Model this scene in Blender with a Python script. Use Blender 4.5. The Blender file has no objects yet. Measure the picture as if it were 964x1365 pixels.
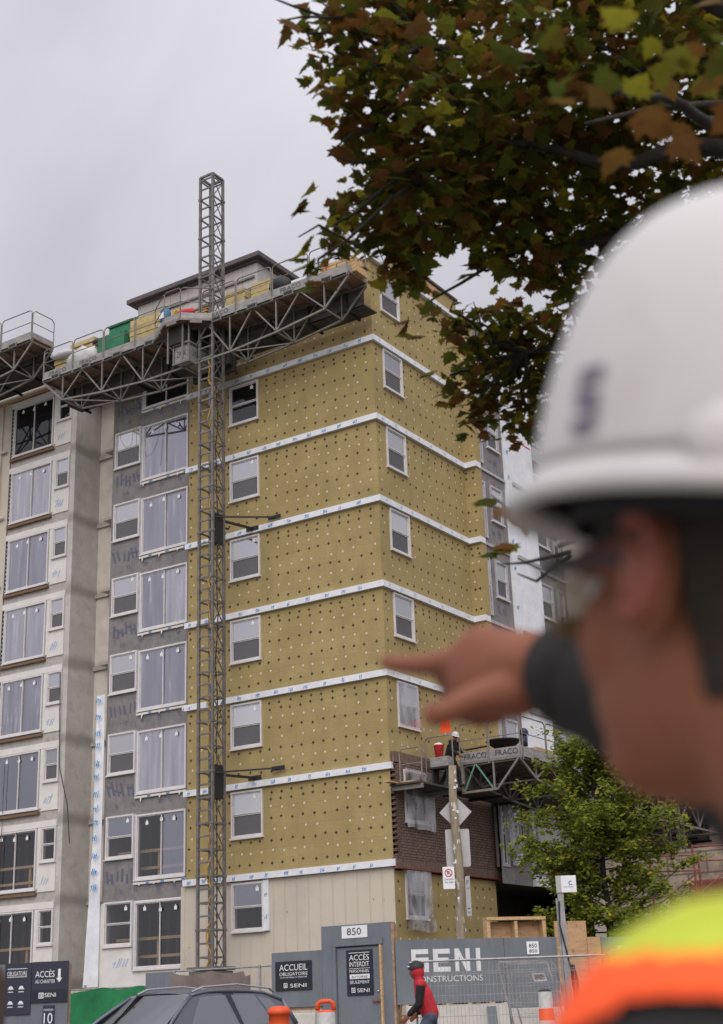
import bpy, bmesh, math, random
from mathutils import Vector, Matrix, Euler, noise
random.seed(7)
R = math.radians
S = bpy.context.scene
COL = S.collection
# ------------------------------------------------------------------ camera
YAW, PITCH, ROLL, FPX = -0.5739, 0.3383, -0.0363, 1900.0
CZ = 1.3
_f = Vector((math.cos(PITCH)*math.sin(YAW), math.cos(PITCH)*math.cos(YAW), math.sin(PITCH)))
_r0 = Vector((math.cos(YAW), -math.sin(YAW), 0)); _u0 = _r0.cross(_f)
_r = _r0*math.cos(ROLL)+_u0*math.sin(ROLL); _u = -_r0*math.sin(ROLL)+_u0*math.cos(ROLL)
cam = bpy.data.objects.new('camera', bpy.data.cameras.new('camera')); COL.objects.link(cam)
cam.matrix_world = Matrix(((_r.x, _u.x, -_f.x, 0), (_r.y, _u.y, -_f.y, 0), (_r.z, _u.z, -_f.z, CZ), (0, 0, 0, 1)))
cam.data.sensor_fit = 'VERTICAL'; cam.data.sensor_height = 36.0; cam.data.sensor_width = 36.0
cam.data.lens = FPX/1365*36.0
cam.data.clip_start = 0.05; cam.data.clip_end = 3000
cam.data.dof.use_dof = True; cam.data.dof.focus_distance = 36.0; cam.data.dof.aperture_fstop = 4.2
cam.data.dof.aperture_blades = 9
S.camera = cam
def at(x, y, D):      # a point seen at a pixel of the photograph, D metres deep
    return Vector((0, 0, CZ)) + (_f + _r*((x-482)/FPX) - _u*((y-682.5)/FPX))*D
# ------------------------------------------------------------------ sky, sun, exposure
SUN_EL, SUN_AZ = 40, 150      # azimuth clockwise from +Y
W = bpy.data.worlds.new('World'); S.world = W; W.use_nodes = True
nt = W.node_tree; nt.nodes.clear()
N = nt.nodes.new; L = nt.links.new
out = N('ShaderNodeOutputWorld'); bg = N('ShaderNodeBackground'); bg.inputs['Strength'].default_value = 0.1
sky = N('ShaderNodeTexSky'); sky.sky_type = 'NISHITA'; sky.sun_disc = False
sky.sun_elevation = R(SUN_EL); sky.sun_rotation = R(SUN_AZ)
tc = N('ShaderNodeTexCoord'); sep = N('ShaderNodeSeparateXYZ'); L(tc.outputs['Generated'], sep.inputs[0])
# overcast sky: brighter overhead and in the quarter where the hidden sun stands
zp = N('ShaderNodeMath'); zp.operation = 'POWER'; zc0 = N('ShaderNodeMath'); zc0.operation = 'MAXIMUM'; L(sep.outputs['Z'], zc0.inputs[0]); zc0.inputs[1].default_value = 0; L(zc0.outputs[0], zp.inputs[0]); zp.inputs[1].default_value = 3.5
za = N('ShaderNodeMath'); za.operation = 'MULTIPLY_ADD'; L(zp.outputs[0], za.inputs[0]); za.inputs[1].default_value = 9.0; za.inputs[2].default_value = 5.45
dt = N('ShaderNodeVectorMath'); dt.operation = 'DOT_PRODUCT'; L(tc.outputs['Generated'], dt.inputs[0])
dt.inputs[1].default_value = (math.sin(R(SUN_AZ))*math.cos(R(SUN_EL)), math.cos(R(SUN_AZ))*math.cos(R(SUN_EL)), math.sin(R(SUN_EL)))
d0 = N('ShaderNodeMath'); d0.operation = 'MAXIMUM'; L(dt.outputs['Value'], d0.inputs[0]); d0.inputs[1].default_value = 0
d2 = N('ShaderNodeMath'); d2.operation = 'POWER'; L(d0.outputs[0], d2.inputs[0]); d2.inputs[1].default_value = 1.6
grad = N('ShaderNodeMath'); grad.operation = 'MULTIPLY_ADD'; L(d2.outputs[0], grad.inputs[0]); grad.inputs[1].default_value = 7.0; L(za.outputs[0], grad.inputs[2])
mp = N('ShaderNodeMapping'); L(tc.outputs['Generated'], mp.inputs[0]); mp.inputs['Rotation'].default_value = (0.3, 0.5, 0.4); mp.inputs['Scale'].default_value = (1.0, 3.2, 1.6)
nz = N('ShaderNodeTexNoise'); nz.inputs['Scale'].default_value = 1.7; nz.inputs['Detail'].default_value = 5; nz.inputs['Roughness'].default_value = .45; L(mp.outputs[0], nz.inputs[0])
nr = N('ShaderNodeMapRange'); L(nz.outputs['Fac'], nr.inputs['Value']); nr.inputs['From Min'].default_value = .3; nr.inputs['From Max'].default_value = .7
nr.inputs['To Min'].default_value = .82; nr.inputs['To Max'].default_value = 1.24
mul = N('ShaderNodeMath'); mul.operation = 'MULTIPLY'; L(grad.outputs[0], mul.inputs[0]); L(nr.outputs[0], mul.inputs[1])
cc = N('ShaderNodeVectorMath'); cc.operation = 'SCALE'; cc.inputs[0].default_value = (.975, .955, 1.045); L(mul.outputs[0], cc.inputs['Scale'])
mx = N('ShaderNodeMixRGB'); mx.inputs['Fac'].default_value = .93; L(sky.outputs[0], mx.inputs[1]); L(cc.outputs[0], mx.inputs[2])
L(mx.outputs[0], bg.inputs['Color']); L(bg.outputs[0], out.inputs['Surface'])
sl = bpy.data.lights.new('sun', 'SUN'); sl.energy = 1.5; sl.angle = R(50); sl.color = (1, .95, .88)
so = bpy.data.objects.new('sun', sl); COL.objects.link(so)
_sd = Vector((math.sin(R(SUN_AZ))*math.cos(R(SUN_EL)), math.cos(R(SUN_AZ))*math.cos(R(SUN_EL)), math.sin(R(SUN_EL))))
so.rotation_euler = _sd.to_track_quat('Z', 'Y').to_euler()
S.view_settings.view_transform = 'Standard'; S.view_settings.look = 'None'
S.view_settings.exposure = 0.0; S.view_settings.gamma = 1.0; S.view_settings.use_curve_mapping = False
S.render.engine = 'CYCLES'; S.cycles.max_bounces = 6; S.cycles.transparent_max_bounces = 16
# ------------------------------------------------------------------ materials
def mat(name, col, rough=.8, metal=0, vary=.0, scale=4, bump=0, bscale=40, col2=None, spec=.4, coord='Object', stretch=(1, 1, 1)):
    m = bpy.data.materials.new(name); m.use_nodes = True; n = m.node_tree.nodes; l = m.node_tree.links
    b = n['Principled BSDF']; b.inputs['Roughness'].default_value = rough; b.inputs['Metallic'].default_value = metal
    b.inputs['Specular IOR Level'].default_value = spec
    b.inputs['Base Color'].default_value = (*col, 1)
    t = n.new('ShaderNodeTexCoord'); mpn = n.new('ShaderNodeMapping'); mpn.inputs['Scale'].default_value = stretch; l.new(t.outputs[coord], mpn.inputs[0])
    m['map'] = mpn.name
    if vary or col2:
        z = n.new('ShaderNodeTexNoise'); z.inputs['Scale'].default_value = scale; z.inputs['Detail'].default_value = 8; z.inputs['Roughness'].default_value = .62
        l.new(mpn.outputs[0], z.inputs[0])
        cr = n.new('ShaderNodeValToRGB'); l.new(z.outputs['Fac'], cr.inputs[0])
        cr.color_ramp.elements[0].position = .32; cr.color_ramp.elements[1].position = .68
        c2 = col2 or tuple(min(1, c*(1+vary)) for c in col); c1 = col if col2 else tuple(c*(1-vary) for c in col)
        cr.color_ramp.elements[0].color = (*c1, 1); cr.color_ramp.elements[1].color = (*c2, 1)
        l.new(cr.outputs[0], b.inputs['Base Color']); m['ramp'] = cr.name
    if bump:
        z2 = n.new('ShaderNodeTexNoise'); z2.inputs['Scale'].default_value = bscale; z2.inputs['Detail'].default_value = 6; l.new(mpn.outputs[0], z2.inputs[0])
        bp = n.new('ShaderNodeBump'); bp.inputs['Strength'].default_value = bump; bp.inputs['Distance'].default_value = .02
        l.new(z2.outputs['Fac'], bp.inputs['Height']); l.new(bp.outputs[0], b.inputs['Normal'])
    return m
def over(m, fac_fn, col, amount=1.0):
    """lay another colour over the base colour where the node output of fac_fn is high (stains, joints, print)"""
    n = m.node_tree.nodes; l = m.node_tree.links; b = n['Principled BSDF']
    old = b.inputs['Base Color'].links[0].from_socket if b.inputs['Base Color'].links else None
    mixn = n.new('ShaderNodeMixRGB'); mixn.inputs[2].default_value = (*col, 1)
    if old: l.new(old, mixn.inputs[1])
    else: mixn.inputs[1].default_value = b.inputs['Base Color'].default_value
    s = fac_fn(n, l)
    if amount != 1:
        q = n.new('ShaderNodeMath'); q.operation = 'MULTIPLY'; q.inputs[1].default_value = amount; l.new(s, q.inputs[0]); s = q.outputs[0]
    l.new(s, mixn.inputs[0]); l.new(mixn.outputs[0], b.inputs['Base Color'])
def f_noise(scale, lo, hi, stretch=(1, 1, 1), detail=6):
    def fn(n, l):
        t = n.new('ShaderNodeTexCoord'); mp_ = n.new('ShaderNodeMapping'); mp_.inputs['Scale'].default_value = stretch; l.new(t.outputs['Object'], mp_.inputs[0])
        z = n.new('ShaderNodeTexNoise'); z.inputs['Scale'].default_value = scale; z.inputs['Detail'].default_value = detail; l.new(mp_.outputs[0], z.inputs[0])
        r_ = n.new('ShaderNodeMapRange'); r_.inputs['From Min'].default_value = lo; r_.inputs['From Max'].default_value = hi; l.new(z.outputs['Fac'], r_.inputs['Value'])
        return r_.outputs[0]
    return fn
def f_slab(z0, step, half, edge=.12, wob=.35):
    """1 near every storey level: z = z0 + k*step, with a ragged outline"""
    def fn(n, l):
        t = n.new('ShaderNodeTexCoord'); s_ = n.new('ShaderNodeSeparateXYZ'); l.new(t.outputs['Object'], s_.inputs[0])
        z = n.new('ShaderNodeTexNoise'); z.inputs['Scale'].default_value = 1.6; z.inputs['Detail'].default_value = 4; l.new(t.outputs['Object'], z.inputs[0])
        w = n.new('ShaderNodeMath'); w.operation = 'MULTIPLY_ADD'; l.new(z.outputs['Fac'], w.inputs[0]); w.inputs[1].default_value = wob; l.new(s_.outputs['Z'], w.inputs[2])
        a = n.new('ShaderNodeMath'); a.operation = 'SUBTRACT'; l.new(w.outputs[0], a.inputs[0]); a.inputs[1].default_value = z0-step/2+wob/2
        m_ = n.new('ShaderNodeMath'); m_.operation = 'PINGPONG'; l.new(a.outputs[0], m_.inputs[0]); m_.inputs[1].default_value = step/2
        r_ = n.new('ShaderNodeMapRange'); r_.inputs['From Min'].default_value = step/2-half-edge; r_.inputs['From Max'].default_value = step/2-half+edge; l.new(m_.outputs[0], r_.inputs['Value'])
        return r_.outputs[0]
    return fn
def f_brick(axis, wdt, hgt, mortar, offs=.5):
    def fn(n, l):
        t = n.new('ShaderNodeTexCoord'); s_ = n.new('ShaderNodeSeparateXYZ'); l.new(t.outputs['Object'], s_.inputs[0])
        c = n.new('ShaderNodeCombineXYZ'); 
        if axis == 'XY':
            q = n.new('ShaderNodeMath'); q.operation = 'ADD'; l.new(s_.outputs['X'], q.inputs[0]); l.new(s_.outputs['Y'], q.inputs[1]); l.new(q.outputs[0], c.inputs[0])
        else: l.new(s_.outputs[axis], c.inputs[0])
        l.new(s_.outputs['Z'], c.inputs[1])
        br = n.new('ShaderNodeTexBrick'); br.offset = offs; l.new(c.outputs[0], br.inputs['Vector']); br.inputs['Scale'].default_value = 1
        br.inputs['Brick Width'].default_value = wdt; br.inputs['Row Height'].default_value = hgt; br.inputs['Mortar Size'].default_value = mortar; br.inputs['Mortar Smooth'].default_value = .2
        return br.outputs['Fac']
    return fn
M = {}
M['wool'] = mat('mineral_wool', (.36, .275, .122), .95, vary=.14, scale=1.3, bump=.5, bscale=25)
over(M['wool'], f_noise(9, .45, .8), (.33, .255, .11), .7)
over(M['wool'], f_brick('XY', 1.22, .61, .006), (.19, .15, .07), .6)
over(M['wool'], f_noise(.35, .5, .8, (1, 1, 2)), (.24, .19, .08), .5)
def f_boards(wdt, hgt):
    def fn(n, l):
        s0 = f_brick('XY', wdt, hgt, 0)(n, l); br = s0.node
        br.inputs['Color1'].default_value = (0, 0, 0, 1); br.inputs['Color2'].default_value = (1, 1, 1, 1); br.inputs['Mortar'].default_value = (0, 0, 0, 1)
        return br.outputs['Color']
    return fn
over(M['wool'], f_boards(1.22, .61), (.30, .225, .09), .38)
over(M['wool'], f_noise(1.1, .58, .72, (1, 1, .35)), (.26, .20, .10), .45)
M['washer_dark'] = mat('washer_dark', (.05, .035, .022), .7)
M['washer_white'] = mat('washer_white', (.60, .53, .40), .6)
M['sidegap'] = mat('siding_groove', (.24, .21, .17), .9)
M['siding'] = mat('cream_siding', (.54, .48, .40), .75, vary=.1, scale=.8, bump=.1)
def f_lines(axis, step, w):
    def fn(n, l):
        t = n.new('ShaderNodeTexCoord'); s_ = n.new('ShaderNodeSeparateXYZ'); l.new(t.outputs['Object'], s_.inputs[0])
        m_ = n.new('ShaderNodeMath'); m_.operation = 'PINGPONG'; l.new(s_.outputs[axis], m_.inputs[0]); m_.inputs[1].default_value = step/2
        r_ = n.new('ShaderNodeMapRange'); r_.inputs['From Min'].default_value = w; r_.inputs['From Max'].default_value = w*.4; l.new(m_.outputs[0], r_.inputs['Value'])
        return r_.outputs[0]
    return fn
over(M['siding'], f_noise(.8, .5, .8), (.46, .40, .32), .6)
M['concrete'] = mat('concrete', (.50, .475, .445), .9, vary=.12, scale=2.0, bump=.35, bscale=14)
over(M['concrete'], f_noise(2.5, .56, .64, (1, 1, 1)), (.40, .37, .33), .6)
over(M['concrete'], f_noise(.9, .5, .75, (1, 1, .25)), (.42, .39, .35), .6)
over(M['concrete'], f_slab(5.3, 2.75, .2), (.26, .24, .215), .75)
M['slab'] = mat('slab_edge', (.42, .39, .355), .9, vary=.25, scale=3, bump=.4, bscale=18)
over(M['slab'], f_noise(3, .5, .7), (.2, .185, .165), .7)
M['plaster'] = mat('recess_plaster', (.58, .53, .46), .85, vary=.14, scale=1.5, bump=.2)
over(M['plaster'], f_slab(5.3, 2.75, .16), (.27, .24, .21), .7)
M['sheath'] = mat('grey_sheathing', (.21, .19, .188), .85, vary=.16, scale=2.2, bump=.15)
over(M['sheath'], f_noise(5, .52, .7, (1, 1, .6)), (.145, .13, .15), .7)
over(M['sheath'], f_brick('XY', 1.22, 2.44, .006), (.10, .09, .09), .6)
M['print'] = mat('grey_print', (.115, .11, .15), .8)
M['wrap'] = mat('white_wrap', (.70, .71, .74), .5, vary=.09, scale=3, bump=.5, bscale=6)
M['wrapcream'] = mat('white_board', (.66, .63, .59), .6, vary=.08, scale=2, bump=.2)
M['blue'] = mat('blue_print', (.06, .24, .47), .6)
M['blue2'] = mat('faded_blue_print', (.38, .45, .58), .6)
M['frame'] = mat('window_frame', (.62, .59, .58), .45, vary=.08, scale=6)
M['frame2'] = mat('window_trim_lilac', (.42, .40, .43), .5, vary=.2, scale=5)
over(M['frame2'], f_noise(14, .55, .7), (.16, .2, .32), .5)
M['sillwood'] = mat('sill_wood', (.17, .105, .06), .7, vary=.3, scale=8, stretch=(1, 1, 8))
M['wood'] = mat('lumber', (.50, .33, .17), .75, vary=.25, scale=5, stretch=(1, 6, 6))
M['ply'] = mat('plywood', (.44, .27, .145), .8, vary=.2, scale=3, stretch=(1, 1, 5), bump=.1)
over(M['ply'], f_noise(16, .62, .68), (.2, .1, .05), .7)
M['plank'] = mat('deck_plank', (.20, .125, .08), .85, vary=.5, scale=3, stretch=(.6, 6, 1))
over(M['plank'], f_brick('X', 2.4, .25, .01), (.03, .02, .015), .0)
M['greyplank'] = mat('weathered_plank', (.07, .058, .05), .9, vary=.5, scale=3, stretch=(.6, 6, 1))
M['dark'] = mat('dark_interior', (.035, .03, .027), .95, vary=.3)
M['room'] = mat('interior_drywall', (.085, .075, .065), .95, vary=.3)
M['steel'] = mat('galvanised_steel', (.30, .29, .29), .5, metal=.45, vary=.28, scale=7)
M['steelp'] = mat('painted_steel', (.20, .178, .158), .6, metal=.15, vary=.3, scale=6)
over(M['steelp'], f_noise(18, .6, .7), (.16, .10, .07), .6)
M['mast'] = mat('mast_steel', (.17, .155, .145), .55, metal=.35, vary=.3, scale=5)
M['toe'] = mat('toe_board', (.28, .265, .25), .6, metal=.2, vary=.25, scale=4, stretch=(1, 1, 3))
M['black'] = mat('black_rubber', (.018, .018, .02), .6)
M['letter_dark'] = mat('dark_letter', (.05, .05, .055), .7)
M['brick'] = mat('brown_brick', (.17, .11, .085), .9, vary=.35, scale=9, bump=.3, bscale=30)
over(M['brick'], f_brick('XY', .25, .081, .011), (.028, .022, .02), .9)
M['soldier'] = mat('soldier_brick', (.17, .11, .085), .9, vary=.3, scale=9)
over(M['soldier'], f_brick('XY', .085, .34, .010, 0), (.04, .03, .027), .9)
M['hoard'] = mat('hoarding_grey', (.145, .158, .178), .75, vary=.12, scale=3, bump=.15, bscale=60, stretch=(1, 1, .4))
over(M['hoard'], f_noise(30, .66, .7, (1, 1, .25)), (.2, .2, .2), .5)
over(M['hoard'], f_noise(1.6, .5, .8, (1, 1, .3)), (.20, .21, .22), .5)
over(M['hoard'], f_noise(7, .6, .75, (1, 1, .15)), (.09, .095, .10), .5)
M['rawedge'] = mat('raw_wood_edge', (.33, .21, .135), .8, vary=.3, scale=10)
M['signblack'] = mat('sign_black', (.016, .018, .03), .45)
M['signnavy'] = mat('sign_navy', (.028, .03, .05), .45)
M['signwhite'] = mat('sign_white', (.72, .72, .73), .5, vary=.06, scale=6)
M['paintwhite'] = mat('white_lettering', (.62, .62, .62), .7, vary=.1, scale=12)
M['red'] = mat('red_plastic', (.5, .03, .035), .5)
M['orange'] = mat('orange_plastic', (.68, .085, .02), .5, vary=.08, scale=8)
M['orangefab'] = mat('orange_fabric', (.90, .10, .022), .85, vary=.06, scale=10)
M['yellowfab'] = mat('yellow_fabric', (.44, .50, .045), .85, vary=.06, scale=10)
M['reflect'] = mat('reflective_band', (.42, .41, .39), .5, vary=.15, scale=20)
M['green'] = mat('green_tarp', (.012, .16, .055), .55, vary=.3, scale=2, bump=.4, bscale=5)
M['greenbox'] = mat('green_box', (.03, .17, .085), .6, vary=.25, scale=4)
M['browncloth'] = mat('brown_cloth', (.17, .135, .12), .95, vary=.15, scale=5, bump=.4, bscale=7)
M['barrier'] = mat('barrier_concrete', (.46, .43, .39), .85, vary=.12, scale=3, bump=.25)
over(M['barrier'], f_noise(3, .6, .75, (1, 1, .4)), (.25, .23, .2), .5)
M['stone'] = mat('base_stone', (.50, .45, .37), .9, vary=.2, scale=3)
over(M['stone'], f_brick('XY', .8, .4, .02), (.3, .26, .21), .8)
M['asphalt'] = mat('asphalt', (.05, .05, .052), .9, vary=.25, scale=1.5, bump=.4, bscale=120)
M['paving'] = mat('pavement_concrete', (.27, .26, .245), .9, vary=.12, scale=2, bump=.2)
over(M['paving'], f_brick('XY', 1.5, 1.5, .02, 0), (.12, .11, .1), .7)
M['kerb'] = mat('kerb_concrete', (.36, .35, .33), .9, vary=.15, scale=3)
M['soil'] = mat('ground', (.12, .10, .075), .95, vary=.3, scale=.6)
M['roadpaint'] = mat('road_paint', (.6, .6, .58), .7, vary=.2, scale=6)
M['polewood'] = mat('pole_wood', (.25, .205, .145), .9, vary=.3, scale=7, stretch=(1, 1, .25), bump=.5, bscale=30)
over(M['polewood'], f_noise(5, .62, .66, (1.6, 1.6, .8)), (.62, .57, .48), .75)
M['alu'] = mat('sign_back_aluminium', (.40, .385, .37), .5, metal=.25, vary=.08, scale=3)
M['shrubrope'] = mat('green_rope', (.20, .22, .08), .8)
M['yellow'] = mat('yellow_cable', (.62, .36, .03), .6)
M['bluepl'] = mat('blue_plastic', (.05, .17, .32), .4)
M['bark'] = mat('bark', (.03, .024, .018), .95, vary=.4, scale=12, bump=.5)
M['skin'] = mat('skin', (.22, .087, .052), .62, vary=.09, scale=9, bump=.03, bscale=90, spec=.15)
_b = M['skin'].node_tree.nodes['Principled BSDF']; _b.inputs['Subsurface Weight'].default_value = .12; _b.inputs['Subsurface Radius'].default_value = (.012, .004, .002)
M['lobe'] = mat('ear_skin', (.22, .06, .038), .5, vary=.1, scale=12)
M['hair'] = mat('dark_hair', (.026, .016, .011), .75, vary=.3, scale=60, bump=.6, bscale=150)
M['hat'] = mat('white_hard_hat', (.53, .505, .49), .42, vary=.02, scale=3)
over(M['hat'], f_noise(14, .55, .75), (.42, .39, .36), .45)
M['hatlogo'] = mat('hard_hat_emblem', (.13, .11, .15), .5)
M['jacket'] = mat('black_jacket', (.014, .0125, .012), .95, vary=.2, scale=12, bump=.3)
M['redjacket'] = mat('red_jacket', (.42, .022, .032), .85, vary=.15, scale=12)
M['jeans'] = mat('jeans', (.06, .075, .11), .9, vary=.25, scale=14)
M['carpaint'] = mat('slate_blue_car_paint', (.12, .125, .155), .3, metal=.3, spec=.6)
M['chrome'] = mat('satin_chrome', (.55, .55, .57), .25, metal=.9)
M['canvas'] = mat('tarp_white', (.52, .50, .50), .6, vary=.15, scale=4, bump=.5, bscale=6)
M['tape'] = mat('white_tag', (.75, .75, .75), .6)
M['dullboard'] = mat('dull_boards', (.27, .215, .17), .9, vary=.35, scale=2.5)
over(M['dullboard'], f_brick('XY', 1.2, .6, .03), (.10, .08, .07), .8)
M['rust'] = mat('red_oxide_steel', (.20, .062, .042), .7, vary=.3, scale=6)
M['roofing'] = mat('dark_fascia', (.10, .082, .08), .7, vary=.2, scale=4)
M['metalpanel'] = mat('penthouse_panel', (.42, .395, .37), .6, vary=.1, scale=2)
over(M['metalpanel'], f_lines('X', .9, .02), (.2, .18, .17), .7)
M['woolbatt'] = mat('insulation_batt', (.44, .35, .17), .95, vary=.2, scale=5, bump=.3)
M['teal'] = mat('green_brace', (.12, .25, .17), .5)
def glass(name, refl, tint, base, alpha, rough=.02, streak=False):
    m = bpy.data.materials.new(name); m.use_nodes = True; n = m.node_tree.nodes; l = m.node_tree.links; n.clear()
    o = n.new('ShaderNodeOutputMaterial'); g = n.new('ShaderNodeBsdfGlossy'); g.inputs['Color'].default_value = (*tint, 1); g.inputs['Roughness'].default_value = rough
    t = n.new('ShaderNodeBsdfTransparent'); t.inputs['Color'].default_value = (.8, .8, .8, 1); d = n.new('ShaderNodeBsdfDiffuse'); d.inputs['Color'].default_value = (*base, 1)
    a = n.new('ShaderNodeMixShader'); a.inputs[0].default_value = alpha; l.new(t.outputs[0], a.inputs[1]); l.new(d.outputs[0], a.inputs[2])
    b = n.new('ShaderNodeMixShader'); b.inputs[0].default_value = refl; l.new(a.outputs[0], b.inputs[1]); l.new(g.outputs[0], b.inputs[2])
    tcx = n.new('ShaderNodeTexCoord'); z = n.new('ShaderNodeTexNoise'); z.inputs['Scale'].default_value = .55; z.inputs['Detail'].default_value = 2; l.new(tcx.outputs['Object'], z.inputs[0])
    bp = n.new('ShaderNodeBump'); bp.inputs['Strength'].default_value = .12; bp.inputs['Distance'].default_value = .05; l.new(z.outputs['Fac'], bp.inputs['Height']); l.new(bp.outputs[0], g.inputs['Normal'])
    if streak:      # folds of the film hung behind the pane
        ms = n.new('ShaderNodeMapping'); ms.inputs['Scale'].default_value = (4.5, 4.5, .35); l.new(tcx.outputs['Object'], ms.inputs[0])
        zs = n.new('ShaderNodeTexNoise'); zs.inputs['Scale'].default_value = 1.3; zs.inputs['Detail'].default_value = 4; l.new(ms.outputs[0], zs.inputs[0])
        cr = n.new('ShaderNodeValToRGB'); l.new(zs.outputs['Fac'], cr.inputs[0]); cr.color_ramp.elements[0].position = .35; cr.color_ramp.elements[1].position = .62
        cr.color_ramp.elements[0].color = (*[c*.55 for c in base], 1); cr.color_ramp.elements[1].color = (*[min(1, c*1.35) for c in base], 1); l.new(cr.outputs[0], d.inputs['Color'])
        e = cr.color_ramp.elements.new(.66); e.color = (.62, .60, .66, 1); e = cr.color_ramp.elements.new(.69); e.color = (*base, 1)
    l.new(b.outputs[0], o.inputs[0]); return m
M['g_film'] = glass('film_glass', .46, (.68, .665, .72), (.32, .30, .335), .6, streak=True)
M['g_pale'] = glass('pale_glass', .50, (.74, .73, .76), (.42, .41, .42), .55, .03)
M['g_pale2'] = glass('pale_glass_greyer', .38, (.66, .66, .70), (.30, .29, .30), .6, .03)
M['g_pale3'] = glass('pale_glass_bright', .45, (.78, .77, .80), (.55, .54, .54), .75, .05)
M['g_film2'] = glass('film_glass_darker', .40, (.62, .61, .68), (.21, .20, .245), .55, streak=True)
M['g_clear'] = glass('clear_glass', .10, (.85, .86, .9), (.06, .05, .045), .12)
M['g_dark'] = glass('dark_glass', .07, (.8, .8, .85), (.02, .02, .02), .6)
M['g_screen'] = glass('insect_screen', .10, (.6, .6, .65), (.125, .115, .115), .75, .2)
M['g_mid'] = glass('half_glass', .40, (.66, .67, .74), (.1, .1, .12), .3)
def plastic():
    m = bpy.data.materials.new('plastic_sheeting'); m.use_nodes = True; n = m.node_tree.nodes; l = m.node_tree.links; n.clear()
    o = n.new('ShaderNodeOutputMaterial'); g = n.new('ShaderNodeBsdfGlossy'); g.inputs['Roughness'].default_value = .22; g.inputs['Color'].default_value = (.9, .9, .95, 1)
    t = n.new('ShaderNodeBsdfTransparent'); t.inputs['Color'].default_value = (.85, .85, .87, 1); d = n.new('ShaderNodeBsdfDiffuse'); d.inputs['Color'].default_value = (.55, .53, .53, 1)
    tcx = n.new('ShaderNodeTexCoord'); mpx = n.new('ShaderNodeMapping'); mpx.inputs['Rotation'].default_value = (.5, .3, .2); mpx.inputs['Scale'].default_value = (2.4, 2.4, .9); l.new(tcx.outputs['Object'], mpx.inputs[0])
    z = n.new('ShaderNodeTexNoise'); z.inputs['Scale'].default_value = 1.1; z.inputs['Detail'].default_value = 2; z.inputs['Distortion'].default_value = .6; l.new(mpx.outputs[0], z.inputs[0])
    r_ = n.new('ShaderNodeMapRange'); r_.inputs['From Min'].default_value = .42; r_.inputs['From Max'].default_value = .66; r_.inputs['To Min'].default_value = .12; r_.inputs['To Max'].default_value = .5; l.new(z.outputs['Fac'], r_.inputs['Value'])
    a = n.new('ShaderNodeMixShader'); l.new(r_.outputs[0], a.inputs[0]); l.new(t.outputs[0], a.inputs[1]); l.new(d.outputs[0], a.inputs[2])
    b = n.new('ShaderNodeMixShader'); b.inputs[0].default_value = .22; l.new(a.outputs[0], b.inputs[1]); l.new(g.outputs[0], b.inputs[2])
    bp = n.new('ShaderNodeBump'); bp.inputs['Strength'].default_value = .45; bp.inputs['Distance'].default_value = .05; l.new(z.outputs['Fac'], bp.inputs['Height']); l.new(bp.outputs[0], g.inputs['Normal']); l.new(bp.outputs[0], d.inputs['Normal'])
    l.new(b.outputs[0], o.inputs[0]); return m
M['plastic'] = plastic()
def leafmat(name, cols, trans=.35):
    m = bpy.data.materials.new(name); m.use_nodes = True; n = m.node_tree.nodes; l = m.node_tree.links; n.clear()
    o = n.new('ShaderNodeOutputMaterial'); geo = n.new('ShaderNodeNewGeometry'); cr = n.new('ShaderNodeValToRGB'); l.new(geo.outputs['Random Per Island'], cr.inputs[0])
    el = cr.color_ramp.elements
    while len(el) < len(cols): el.new(.5)
    for i, c in enumerate(cols): el[i].position = i/(len(cols)-1); el[i].color = (*c, 1)
    tcx = n.new('ShaderNodeTexCoord'); z = n.new('ShaderNodeTexNoise'); z.inputs['Scale'].default_value = 22; z.inputs['Detail'].default_value = 3; l.new(tcx.outputs['Object'], z.inputs[0])
    r_ = n.new('ShaderNodeMapRange'); r_.inputs['From Min'].default_value = .52; r_.inputs['From Max'].default_value = .72; r_.inputs['To Max'].default_value = .6; l.new(z.outputs['Fac'], r_.inputs['Value'])
    mm = n.new('ShaderNodeMixRGB'); mm.inputs[2].default_value = (.10, .04, .012, 1); l.new(r_.outputs[0], mm.inputs[0]); l.new(cr.outputs[0], mm.inputs[1])
    d = n.new('ShaderNodeBsdfPrincipled'); d.inputs['Roughness'].default_value = .75; d.inputs['Specular IOR Level'].default_value = .12; l.new(mm.outputs[0], d.inputs['Base Color'])
    t = n.new('ShaderNodeBsdfTranslucent'); l.new(mm.outputs[0], t.inputs[0])
    a = n.new('ShaderNodeMixShader'); a.inputs[0].default_value = trans; l.new(d.outputs[0], a.inputs[1]); l.new(t.outputs[0], a.inputs[2]); l.new(a.outputs[0], o.inputs[0]); return m
M['maple'] = leafmat('maple_leaves', [(.05, .065, .011), (.09, .09, .012), (.05, .075, .013), (.13, .14, .018), (.13, .06, .02), (.055, .07, .012), (.26, .24, .02), (.14, .09, .02), (.12, .05, .015), (.18, .09, .02)], .46)
M['shrub'] = leafmat('shrub_leaves', [(.14, .19, .03), (.23, .27, .04), (.11, .16, .028), (.32, .34, .045), (.17, .22, .035), (.48, .42, .05)], .5)
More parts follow.
